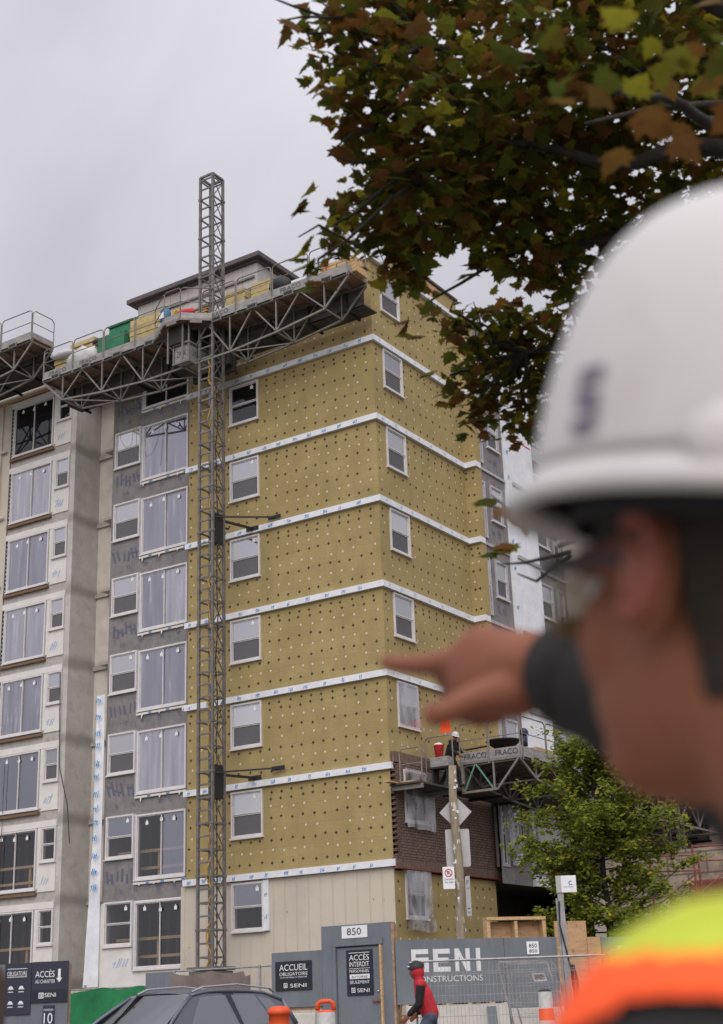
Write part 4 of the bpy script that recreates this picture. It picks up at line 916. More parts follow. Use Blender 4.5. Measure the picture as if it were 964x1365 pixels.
# ------------------------------------------------------------------ hoardings
e_ = Vector((.64, .768, 0)).normalized(); P0 = Vector((-14.45, 22.95, 0))
TH = lambda s, d, z: (P0.x+e_.x*s-(-.0)+(-e_.y)*d*1.0*(1), P0.y+e_.y*s+e_.x*d, z)
UH = e_
YH = 23.0; TY = TF(YH)
t = thing('door_hoarding', (-15.3, YH, .5), 'grey hoarding block with site door and number 850 over it', 'hoarding')
q = MB(TY); wall(q, -16.12, -14.55, .45, 2.88, [(-15.79, -14.80, .4, 2.49)], .09); q.box(-16.12, -15.86, .0, .001, .45, .46); q.quad((-14.55, 0, .45), (-14.55, .1, .45), (-14.55, .1, 2.88), (-14.55, 0, 2.88), 1)
q.box(-14.55, -14.50, -.01, .12, .45, 2.84, 1); q.box(-16.12, -14.55, .1, .14, .45, 2.87)
q.build('panel', [M['hoard'], M['rawedge']], t)
q = MB(TY); q.box(-15.87, -14.74, -.035, -.002, 2.5, 2.62); q.box(-15.86, -15.79, -.03, -.002, .45, 2.5); q.build('door_frame', M['hoard'], t)
q = MB(TY); q.box(-14.80, -14.765, -.05, .02, .45, 2.49); q.box(-14.84, -14.80, -.01, .05, .45, 2.48, 1); q.build('door_jamb', [M['wood'], M['rawedge']], t)
dr = MB(TY); dr.box(-15.78, -14.845, .01, .06, .47, 2.47); dro = dr.build('door', M['hoard'], t, bevel=.004)
q = MB(TY); q.box(-15.0, -14.8, -.03, .01, 1.50, 1.53); q.build('latch', M['rust'], dro); q = MB(TY); q.ell((-14.88, -.0, 1.68), (.018, .018, .018)); q.build('lock_knob', M['chrome'], dro)
def panel_sign(name, T, a, b, c, d, m, label, cat='sign', d0=-.02, group=None):
    tt = thing(name, T((a+b)/2, d0, c), label, cat, group); q = MB(T); q.box(a, b, d0-.008, d0+.004, c, d); q.build('panel', m, tt); return tt
U = (1, 0, 0); Vz = (0, 0, 1)
def ty(T, s, d, z): return Vector(T(s, d, z))
def logo_box(T, s, z, h, parent, d, m='signwhite'):
    q = MB(T); w = .012
    for a, b, c, e in ((s, s+h, z, z+w), (s, s+h, z+h-w, z+h), (s, s+w, z+w, z+h-w), (s+h-w, s+h, z+w, z+h-w)): q.quad((a, d, c), (b, d, c), (b, d, e), (a, d, e))
    q.quad((s+h*.3, d, z+h*.25), (s+h*.7, d, z+h*.25), (s+h*.7, d, z+h*.4), (s+h*.3, d, z+h*.4)); q.quad((s+h*.3, d, z+h*.55), (s+h*.7, d, z+h*.55), (s+h*.7, d, z+h*.7), (s+h*.3, d, z+h*.7))
    q.quad((s+h*.55, d, z+h*.4), (s+h*.7, d, z+h*.4), (s+h*.7, d, z+h*.55), (s+h*.55, d, z+h*.55))
    q.build('emblem', M[m], parent)
s1 = panel_sign('number_sign', TY, -15.64, -15.07, 2.635, 2.855, M['signwhite'], 'white plate reading 850 above the site door', 'sign', -.012)
text('850', ty(TY, -15.52, -.022, 2.69), U, Vz, .32, .125, M['letter_dark'], s1)
s2_ = panel_sign('access_sign', TY, -15.56, -14.98, 1.62, 2.42, M['signblack'], 'tall black sign ACCÈS INTERDIT on the grey site door', 'sign', .0)
dd = -.014
for body, z, h, w, x, mm_ in (('ACCÈS', 2.235, .125, .44, -15.49, 'signwhite'), ('INTERDIT', 2.125, .085, .44, -15.49, 'signwhite'), ('PERSONNEL', 2.02, .05, .44, -15.49, 'signwhite'), ('AUTORISÉ', 1.925, .05, .36, -15.45, 'letter_dark'), ('SEULEMENT', 1.825, .055, .44, -15.49, 'signwhite'), ('SENI', 1.675, .065, .27, -15.33, 'signwhite')):
    text(body, ty(TY, x, dd, z), U, Vz, w, h, M[mm_], s2_, depth=.006 if mm_ == 'letter_dark' else .003)
q = MB(TY)
for a, c, e in ((-15.5, 2.365, 2.375), (-15.5, 2.09, 2.097)): q.quad((a, dd, c), (a+.46, dd, c), (a+.46, dd, e), (a, dd, e))
q.quad((-15.49, dd, 1.91), (-15.05, dd, 1.91), (-15.05, dd, 1.99), (-15.49, dd, 1.99)); q.build('ruled_line', M['signwhite'], s2_); logo_box(TY, -15.46, 1.67, .085, s2_, dd)
t = thing('hoarding', (-16.7, YH, .5), 'low grey hoarding panel carrying the ACCUEIL sign', 'hoarding')
q = MB(TY); q.box(-17.3, -16.125, .0, .03, 1.46, 2.46); q.build('panel', M['hoard'], t); q = MB(TY); q.box(-17.3, -16.14, .035, .09, 1.4, 1.5); q.box(-17.28, -17.2, .035, .09, .5, 2.4); q.build('post', M['rawedge'], t)
s3 = panel_sign('welcome_sign', TY, -17.20, -16.35, 1.76, 2.29, M['signblack'], 'black sign reading ACCUEIL OBLIGATOIRE left of the site door', 'sign', -.012)
for body, z, h, w, x in (('ACCUEIL', 2.12, .115, .66, -17.10), ('OBLIGATOIRE', 2.03, .06, .66, -17.10), ('TOUS VISITEURS AU CHANTIER', 1.985, .025, .64, -17.09), ('SENI', 1.815, .065, .38, -16.85)):
    text(body, ty(TY, x, -.022, z), U, Vz, w, h, M['signwhite'], s3)
logo_box(TY, -17.0, 1.81, .085, s3, -.026)
q = MB(TY); q.quad((-17.2, -.0205, 1.76), (-16.35, -.0205, 1.76), (-16.35, -.0205, 1.93), (-17.2, -.0205, 1.93)); q.build('lower_strip', M['black'], s3)
# corner hoarding with the painted letters
def hoard(s0, s1_, z0, z1, label, m='hoard', d=0, edge=True, kind='hoarding', name='hoarding'):
    c = TH((s0+s1_)/2, d, z0); tt = thing(name, c, label, kind, 'site hoardings'); q = MB(TH); q.box(s0+.004, s1_-.004, d, d+.03, z0, z1); q.build('panel', M[m], tt)
    if edge: q = MB(TH); q.box(s0+.1, s0+.19, d+.032, d+.09, zg(c[0], c[1]), z1-.05); q.box(s1_-.19, s1_-.1, d+.032, d+.09, zg(c[0], c[1]), z1-.05); q.build('post', M['rawedge'], tt)
    return tt
H1 = hoard(.0, 2.13, 1.43, 2.545, 'large grey hoarding with painted white SENI CONSTRUCTIONS lettering')
q = MB(TH); d = -.004; zt, zbm = 2.375, 1.975; lh = zt-zbm; w = .085
def R4(a, b, c, e): q.quad((a, d, c), (b, d, c), (b, d, e), (a, d, e))
x = .30; R4(x, x+.33, zt-w, zt); R4(x, x+w, zbm+.17, zt-w); R4(x+w, x+.33, zbm+.17, zbm+.17+w); R4(x+.33-w, x+.33, zbm, zbm+.17); R4(x+.12, x+.33-w, zbm, zbm+.05)
x = .72; R4(x, x+w*1.1, zbm, zt); R4(x+w*1.1, x+.33, zt-w, zt); R4(x+w*1.1, x+.30, zbm+.16, zbm+.16+w); R4(x+w*1.1, x+.33, zbm, zbm+w)
x = 1.14; R4(x, x+w, zbm, zt); R4(x+.3-w, x+.3, zbm, zt); q.quad((x+w, d, zt), (x+w, d, zt-.14), (x+.3-w, d, zbm), (x+.3-w, d, zbm+.14))
x = 1.56; R4(x, x+w, zbm, zt)
q.build('painted_letters', M['paintwhite'], H1)
text('CONSTRUCTIONS', ty(TH, .33, -.003, 1.80), UH, Vz, 1.34, .105, M['paintwhite'], H1)
H2 = hoard(2.13, 3.2, 1.30, 2.545, 'narrow grey hoarding with a small white 850 plate')
s4 = panel_sign('number_sign', TH, 2.58, 2.82, 2.24, 2.47, M['signwhite'], 'small white plate with 850 on the narrow hoarding', 'sign', -.012)
text('850', ty(TH, 2.62, -.022, 2.36), UH, Vz, .16, .07, M['letter_dark'], s4); text('850', ty(TH, 2.62, -.022, 2.27), UH, Vz, .16, .06, M['letter_dark'], s4)
H3 = hoard(3.2, 3.86, .9, 2.83, 'tall raw plywood sheet beside the sign post', 'ply', .05); H3['category'] = 'plywood sheet'
H3b = hoard(3.84, 4.12, .9, 2.53, 'short raw plywood strip between grey hoardings', 'ply', .02)
H4 = hoard(4.12, 9.5, .9, 2.52, 'long grey hoarding right of the plywood')
s5 = panel_sign('blank_sign', TH, 4.45, 4.85, 2.12, 2.36, M['signwhite'], 'blank white plate on the right grey hoarding', 'sign', -.012)
t = thing('timber_frame', TH(2.6, .8, 2.0), 'raw timber shelf frame standing behind the narrow hoarding', 'frame')
q = MB(TH); q.box(2.12, 3.2, .80, .82, 1.6, 2.88); q.build('back_board', M['ply'], t)
q = MB(TH)
for a, b, c, e in ((2.05, 2.12, 1.0, 2.95), (2.62, 2.68, 1.0, 2.88), (3.2, 3.27, 1.0, 2.95)): q.box(a, b, .6, .8, c, e)
q.box(2.05, 3.27, .58, .82, 2.9, 2.96); q.build('frame_bars', M['wood'], t)
def jersey(T, s0, s1_, z0, ztop, label, marks=()):
    tt = thing('concrete_barrier', T((s0+s1_)/2, 0, z0), label, 'barrier', 'concrete barriers'); q = MB(T)
    prof = [(-.30, z0), (-.30, z0+.1), (-.16, z0+.33), (-.09, ztop), (.09, ztop), (.16, z0+.33), (.30, z0+.1), (.30, z0)]
    a = [q.V((s0, d, z)) for d, z in prof]; b = [q.V((s1_, d, z)) for d, z in prof]
    for i in range(len(prof)): q.F([a[i], a[(i+1) % 8], b[(i+1) % 8], b[i]])
    q.F(a); q.F(b[::-1]); o = q.build('barrier_body', M['barrier'], tt, bevel=.015)
    for m_ in marks:
        q = MB(T); q.poly([(m_, -.125, ztop-.02-.03), (m_+.18, -.125, ztop-.05), (m_+.18, -.20, z0+.4), (m_, -.20, z0+.4)]); q.build('patch', M['hoard'], tt)
    return tt
jersey(lambda s, d, z: TH(s, d+.02-.14, z), .08, 2.05, .42, 1.40, 'pale concrete barrier under the lettered hoarding', (1.62,))
jersey(lambda s, d, z: TH(s, d+.02-.14, z), 2.1, 3.9, .42, 1.30, 'stained concrete barrier below the plywood sheets', ())
jersey(lambda u, d, z: (u, YH+.02+d-.12, z), -17.9, -16.15, .42, 1.35, 'concrete barrier under the ACCUEIL hoarding')
q = MB(TH); rn = random.Random(2)
for i in range(14): s_ = .1+i*.14+rn.uniform(-.03, .03); q.box(s_, s_+rn.uniform(.05, .12), -.0, .09, 1.402, 1.425, i % 3 == 0)
obj(q, 'shim_blocks', [M['black'], M['wood']], 'row of small wood and rubber shims on the barrier top', 'blocks')
# fences at the left, behind the car
YT = 24.0
t = thing('tarp_fence', (-23, YT, .5), 'fence covered with bright green tarp at the left', 'fence')
q = MB(); g = {}
for i in range(41):
    for j in range(9):
        u = -26+4.62*i/40; z = .5+1.5*j/8+(.03*math.sin(i*.7) if j == 8 else 0)-(.10*max(0, 1-abs(i-21)/3) if j == 8 else 0); g[i, j] = q.V((u, YT-.05*noise.noise(Vector((u*2.2, z*1.2, 0)))-.03*math.sin(u*5), z))
for i in range(40):
    for j in range(8): q.F([g[i, j], g[i+1, j], g[i+1, j+1], g[i, j+1]])
q.build('tarp', M['green'], t, True)
q = MB(); 
for u in (-26, -24.6, -23.2, -21.4): q.tube([(u, YT+.06, .4), (u, YT+.06, 2.1)], .03)
q.tube([(-26, YT+.06, 2.02), (-21.4, YT+.06, 2.0)], .02); q.build('post', M['steel'], t)
q = MB(TF(YT-.02)); q.box(-21.38, -20.62, 0, .04, .5, 2.27); obj(q, 'hoarding', M['hoard'], 'single grey panel between the green tarp and brown cloth', 'hoarding', 'site hoardings')
t = thing('cloth_fence', (-19.5, YT, .5), 'temporary fence covered with brown cloth behind the car', 'fence')
q = MB(); g = {}
for i in range(31):
    for j in range(9):
        u = -20.6+2.1*i/30; sag = .07*math.sin(math.pi*((i % 15)/15))+(.12 if i > 27 else 0); z = .5+(1.74-sag)*j/8
        g[i, j] = q.V((u, YT-.1-.05*noise.noise(Vector((u*2, z*1.5, 5)))-.025*math.sin(u*9+z*2), z))
for i in range(30):
    for j in range(8): q.F([g[i, j], g[i+1, j], g[i+1, j+1], g[i, j+1]])
q.build('cloth', M['browncloth'], t, True)
q = MB(); q.tube([(-20.6, YT, 2.27), (-18.0, YT, 2.27)], .02); q.tube([(-18.35, YT, .5), (-18.35, YT, 2.3)], .025); q.tube([(-20.6, YT, .5), (-20.6, YT, 2.27)], .025)
for i in range(8): q.tube([(-18.42+.06*i, YT, .5), (-18.42+.06*i, YT, 2.24)], .004, 4)
q.build('frame', M['steel'], t)
q = MB(); q.tube([(-17.55, 23.5, .5), (-17.55, 23.5, 2.36)], .055, 12); q.tube([(-17.55, 23.5, 1.75), (-17.55, 23.5, 1.95)], .075, 12); obj(q, 'steel_post', M['steel'], 'galvanised steel post between the cloth fence and the ACCUEIL hoarding', 'post')
# left notice board
BL = at(10, 1283, 20.2); BR = at(92, 1283, 20.0); eb = Vector((BR.x-BL.x, BR.y-BL.y, 0)); wb = eb.length; eb.normalize()
TB = lambda s, d, z: (BL.x+eb.x*s-eb.y*d, BL.y+eb.y*s+eb.x*d, z)
t = thing('notice_board', TB(.4, 0, .2), 'grey board stand carrying the black access signs at the lower left', 'board')
q = MB(TB); q.box(-.3, wb, 0, .03, .5, 2.13); q.build('panel', M['hoard'], t); q = MB(TB); q.box(0, .08, .032, .1, .15, 2.1); q.box(wb-.08, wb, .032, .1, .15, 2.1); q.build('post', M['rawedge'], t)
wl = wb*34/82
s6 = panel_sign('access_sign', TB, wl+.004, wb+.004, 1.60, 2.145, M['signnavy'], 'black sign reading ACCÈS AU CHANTIER with a white down arrow', 'sign', -.012)
text('ACCÈS', ty(TB, wl+.06, -.022, 1.935), eb, Vz, .29, .105, M['signwhite'], s6); text('AU CHANTIER', ty(TB, wl+.06, -.022, 1.855), eb, Vz, .30, .05, M['signwhite'], s6); text('SENI', ty(TB, wl+.21, -.024, 1.67), eb, Vz, .17, .055, M['signwhite'], s6)
logo_box(TB, wl+.12, 1.655, .075, s6, -.026)
q = MB(TB); x = wl+.42; q.poly([(x-.02, -.024, 2.04), (x+.02, -.024, 2.04), (x+.02, -.024, 1.92), (x+.045, -.024, 1.92), (x, -.024, 1.86), (x-.045, -.024, 1.92), (x-.02, -.024, 1.92)]); q.build('arrow', M['signwhite'], s6)
q = MB(TB); q.quad((wl+.006, -.0215, 1.603), (wb, -.0215, 1.603), (wb, -.0215, 1.77), (wl+.006, -.0215, 1.77)); q.build('lower_strip', M['signblack'], s6)
s7 = panel_sign('safety_sign', TB, -.02, wl-.004, 1.45, 2.14, M['signnavy'], 'dark sign headed OBLIGATOIRE with rows of safety pictograms', 'sign', -.012)
text('OBLIGATOIRE', ty(TB, .02, -.022, 1.97), eb, Vz, .30, .06, M['signwhite'], s7)
q = MB(TB)
for z in (2.06, 1.95): q.quad((.02, -.024, z), (.32, -.024, z), (.32, -.024, z+.008), (.02, -.024, z+.008))
for cx in (.08, .24):
    for cz in (1.80, 1.60):
        q.poly([(cx+.035*math.cos(a*math.pi/6), -.024, cz+.035*math.sin(a*math.pi/6)) for a in range(7)]); q.quad((cx-.045, -.024, cz-.012), (cx+.045, -.024, cz-.012), (cx+.045, -.024, cz-.003), (cx-.045, -.024, cz-.003)); q.quad((cx-.04, -.024, cz-.05), (cx+.04, -.024, cz-.05), (cx+.04, -.024, cz-.04), (cx-.04, -.024, cz-.04))
q.build('pictogram', M['signwhite'], s7)
s8 = panel_sign('number_sign', TB, wl+.19, wl+.36, 1.12, 1.56, M['signnavy'], 'narrow dark plate with a large white 10 below the access sign', 'sign', -.012)
text('10', ty(TB, wl+.21, -.022, 1.32), eb, Vz, .13, .14, M['signwhite'], s8); text('MAXIMUM', ty(TB, wl+.205, -.022, 1.485), eb, Vz, .14, .03, M['signwhite'], s8); text('km/h', ty(TB, wl+.22, -.022, 1.25), eb, Vz, .11, .035, M['signwhite'], s8)
# ------------------------------------------------------------------ temporary fence, cones, signs
FA = at(553, 1284, 21.6); FB = at(834, 1267, 21.6); ef = Vector((FB.x-FA.x, FB.y-FA.y, 0)).normalized()
TFn = lambda s, d, z: (FA.x+ef.x*s-ef.y*d, FA.y+ef.y*s+ef.x*d, z)
def fence_panel(T, w_, ztop, z0, label):
    tt = thing('mesh_fence', T(0, 0, z0), label, 'fence', 'temporary mesh fence panels'); q = MB(T)
    q.tube([(0, 0, z0), (0, 0, ztop-.04), (.04, 0, ztop), (w_-.04, 0, ztop), (w_, 0, ztop-.04), (w_, 0, z0)], .019, 6); q.tube([(0, 0, z0+.12), (w_, 0, z0+.12)], .016, 6); q.build('frame', M['steel'], tt)
    q = MB(T); n_ = int(w_/.055)
    for i in range(1, n_): q.bar((w_*i/n_, 0, z0+.12), (w_*i/n_, 0, ztop), .0045)
    for z in (ztop-.17, ztop-.20, ztop-.36, ztop-.50, ztop-.64, ztop-.8, ztop-1.0, ztop-1.2, ztop-1.4): q.bar((0, 0, z), (w_, 0, z), .0065)
    q.build('wire_mesh', M['steel'], tt); return tt
fence_panel(lambda s, d, z: TFn(s+.0, d, z), 2.9, FA.z+.02, .28, 'upright mesh fence panel in front of the lettered hoarding')
fence_panel(lambda s, d, z: TFn(s+2.95, d+.05, z), 2.9, FA.z+.08, .28, 'upright mesh fence panel in front of the plywood')
def lean(s0, k, ztop):
    return lambda s, d, z: TFn(s0+s*.82+(ztop-z)*.20, .5-(ztop-z)*.25+s*.1, z)
fence_panel(lean(1.28, .1, 1.98), .95, 1.98, .25, 'narrow mesh panel leaning behind the fence near the narrow hoarding')
fence_panel(lambda s, d, z: TFn(1.42+s*.8+(1.96-z)*.20, .72-(1.96-z)*.22, z), .95, 1.96, .25, 'second narrow mesh panel leaning behind the first one')
q = MB(lambda s, d, z: TFn(1.42+s*.8+(1.96-z)*.20, .60-(1.96-z)*.22, z)); q.box(.45, .7, -.03, -.02, 1.68, 1.8, 0); q.box(.48, .67, -.032, -.0305, 1.70, 1.78, 1)
obj(q, 'fence_tag', [M['signwhite'], M['rust']], 'small white tag with red print on the leaning mesh panel', 'tag')
def drum(px, py, D, label, handle=False, dome=False, w=.17, h=1.2, first=0):
    c = at(px, py, D); z0 = zg(c.x, c.y); h = c.z-z0; tt = thing('traffic_drum', (c.x, c.y, z0), label, 'traffic cone', 'orange traffic drums')
    q = MB(); nb = 7; prof = []; mis = []
    q.lathe((c.x, c.y, z0), [(w*1.5, 0), (w*1.5, .05), (w*1.12, .07)], 20); q.build('base', M['black'], tt)
    q = MB(); hh = h-.03; z = .07
    bands = [(0, .2), (1, .1), (0, .14), (1, .1), (0, .14), (1, .1), (0, .14)]
    if first: bands = [(1-m_, b_) for m_, b_ in bands]
    tot = sum(b for _, b in bands); sc = (hh-.07-(.1 if (dome or handle) else .02))/tot; prof = [(w*1.1, .07)]; r_ = w*1.08
    for mi_, b in bands:
        prof.append((r_-.004, z+.004)); mis.append(mi_); z += b*sc; r_ -= .006; prof.append((r_, z)); mis.append(mi_)
    prof = prof[:1+len(mis)]
    if dome: prof += [(r_*1.12, z+.005), (r_*1.12, z+.05), (r_*.8, z+.09), (.01, z+.1)]; mis += [0]*4
    else: prof += [(r_*.85, z+.02), (.01, z+.03)]; mis += [2 if not handle else 0]*2
    q.lathe((c.x, c.y, z0), prof, 24, mis=mis); q.build('drum_body', [M['orange'], M['reflect'], M['black']], tt, True)
    if handle:
        q = MB(); q.tube([(c.x-.1*.84, c.y-.1*.54, z0+z+.02), (c.x-.09*.84, c.y-.09*.54, z0+z+.1), (c.x-.05*.84, c.y-.05*.54, z0+z+.125), (c.x+.05*.84, c.y+.05*.54, z0+z+.125), (c.x+.09*.84, c.y+.09*.54, z0+z+.1), (c.x+.1*.84, c.y+.1*.54, z0+z+.02)], .028, 8); q.build('handle', M['orange'], tt, True)
    return tt
drum(372, 1337, 16.5, 'orange drum with a rounded cap behind the car', dome=True, w=.15)
drum(434, 1334, 17, 'orange and white drum with a carrying handle beside the site door', handle=True, w=.14, first=1)
drum(726, 1316, 17, 'orange and white striped drum with a dark top by the mesh fence', w=.115, first=1)
# utility pole and its signs
px, py = -15.49, 27.25; RR = Vector((.84, .543, 0)); FF = Vector((-.543, .84, 0))
t = thing('utility_pole', (px, py, .4), 'weathered wooden pole with peeling paper scraps', 'pole')
q = MB(); q.tube([(px+.03*math.sin(i*.9), py, .3+6.05*i/14) for i in range(15)], [.115-.03*i/14 for i in range(15)], 14); q.build('shaft', M['polewood'], t, True)
q = MB(); rn = random.Random(21)
for i in range(26):
    z = rn.uniform(1.8, 6.0); a = rn.uniform(-1.1, 1.1); r_ = .118-.03*(z/6.3); c = Vector((px, py, z))-FF*math.cos(a)*r_+RR*math.sin(a)*r_; tt_ = RR*math.cos(a)+FF*math.sin(a); w_ = rn.uniform(.01, .035); h = rn.uniform(.02, .09)
    q.quad(c-tt_*w_, c+tt_*w_, c+tt_*w_*rn.uniform(.5, 1)+Vector((0, 0, h)), c-tt_*w_*rn.uniform(.4, 1)+Vector((0, 0, h*.9)))
o_ = q.build('paper_scraps', M['tape'], t); o_['kind'] = 'stuff'
TPl = lambda s, d, z: (px+RR.x*s+FF.x*d, py+RR.y*s+FF.y*d, z)
def plate(name, pts, d, m, label, cat, parts=None, th=.006):
    c = TPl(sum(p[0] for p in pts)/len(pts), d, min(p[1] for p in pts)); tt = thing(name, c, label, cat); q = MB(TPl)
    a = [q.V((x, d, z)) for x, z in pts]; b = [q.V((x, d+th, z)) for x, z in pts]; q.F(a); q.F(b[::-1])
    for i in range(len(pts)): q.F([a[i], a[(i+1) % len(pts)], b[(i+1) % len(pts)], b[i]])
    q.build('plate', m, tt); return tt
def rrect(x0, x1, z0, z1, r=.04):
    o_ = []
    for cx, cz, a0 in ((x1-r, z1-r, 0), (x0+r, z1-r, 90), (x0+r, z0+r, 180), (x1-r, z0+r, 270)):
        for k in range(4): a = R(a0+k*30); o_.append((cx+r*math.cos(a), cz+r*math.sin(a)))
    return o_
zc = 5.36; plate('diamond_sign', [(.37, zc), (.02, zc+.36), (-.33, zc), (.02, zc-.36)], .13, M['alu'], 'bare metal back of a diamond road sign on the wooden pole', 'road sign')
plate('rectangular_sign', rrect(-.23, .29, 4.20, 5.0), .13, M['alu'], 'bare metal back of a rectangular sign under the diamond sign', 'road sign')
s9 = plate('parking_sign', rrect(-.34, -.09, 3.73, 4.19, .02), -.135, M['signwhite'], 'small white no parking sign with a red ring on the wooden pole', 'road sign')
q = MB(TPl)
for i in range(20):
    a, b = 2*math.pi*i/20, 2*math.pi*(i+1)/20; q.quad(*[(-.215+r_*math.cos(x), -.138, 4.06+r_*math.sin(x)) for r_, x in ((.085, a), (.085, b), (.065, b), (.065, a))])
q.quad((-.275, -.139, 4.11), (-.265, -.139, 4.125), (-.155, -.139, 4.015), (-.165, -.139, 4.0)); q.build('ring', M['red'], s9)
text('P', TPl(-.24, -.136, 4.02), RR, Vz, .05, .08, M['letter_dark'], s9); text('LUN-VEN', TPl(-.31, -.136, 3.91), RR, Vz, .19, .035, M['letter_dark'], s9); text('7h-18h', TPl(-.31, -.136, 3.85), RR, Vz, .19, .035, M['letter_dark'], s9)
T45 = lambda s, d, z: (px+RR.x*(.13+s*.55)-FF.x*(.10+s*.6), py+RR.y*(.13+s*.55)-FF.y*(.10+s*.6), z)
tt = thing('parking_sign', T45(.1, 0, 3.2), 'tall narrow white parking sign angled at the right of the pole', 'road sign'); q = MB(T45); q.box(0, .17, 0, .006, 3.16, 3.98); q.build('plate', M['signwhite'], tt)
text('P', T45(.05, -.004, 3.8), Vector(T45(1, 0, 0))-Vector(T45(0, 0, 0)), Vz, .07, .1, M['letter_dark'], tt); q = MB(T45); q.box(.03, .14, -.004, -.001, 3.72, 3.74); q.box(.03, .14, -.004, -.001, 3.3, 3.33); q.box(.04, .13, -.004, -.001, 3.22, 3.25); q.build('print', M['letter_dark'], tt)
# street sign post
sx, sy = -10.1, 20.95
TSn = lambda s, d, z: (sx+RR.x*s+FF.x*d, sy+RR.y*s+FF.y*d, z)
t = thing('sign_post', (sx, sy, zg(sx, sy)), 'galvanised square post with black straps in front of the plywood', 'post')
q = MB(TSn); q.bar((.02, 0, .2), (-.0, 0, 3.12), .085, .085); q.bar((-.05, .02, .2), (-.06, .02, 2.9), .03, .03); q.build('post_tube', M['steel'], t)
q = MB(TSn); q.tube([(-.03, -.05, 2.85), (-.05, -.05, 2.5), (.06, -.06, 1.9), (.09, -.06, 1.4), (.1, -.06, .6)], .012, 5); q.tube([(.1, -.05, 1.9), (.13, -.07, 1.6), (.13, -.06, 1.2)], [.03, .05, .03], 8); q.build('cable', M['black'], t)
tt = thing('small_sign', TSn(.1, -.06, 2.9), 'small white sign with a dark crescent emblem at the post top', 'sign'); q = MB(TSn); q.box(-.06, .255, -.06, -.052, 2.98, 3.235); q.build('plate', M['signwhite'], tt)
q = MB(TSn)
for i in range(12):
    a, b = R(60+i*22), R(60+(i+1)*22); ra = .035; q.quad(*[(.17+r_*math.cos(x)*1.0, -.063, 3.12+r_*math.sin(x)) for r_, x in ((ra, a), (ra, b), (ra*.62, b), (ra*.62, a))])
q.build('emblem', M['bluepl'], tt); text('VILLE PROPRE', TSn(.05, -.061, 3.055), RR, Vz, .16, .014, M['letter_dark'], tt)
q = MB(TSn); q.quad((-.058, -.0615, 2.98), (.02, -.0615, 2.98), (.02, -.0615, 3.235), (-.058, -.0615, 3.235)); q.build('fold', M['alu'], tt)
M['g_car'] = glass('car_glass', .36, (.75, .77, .8), (.02, .022, .022), .35)
M['g_lens'] = glass('safety_lens', .22, (.9, .9, .8), (.50, .47, .16), .65)
M['polewood2'] = mat('stake_wood', (.06, .04, .03), .9, vary=.3)
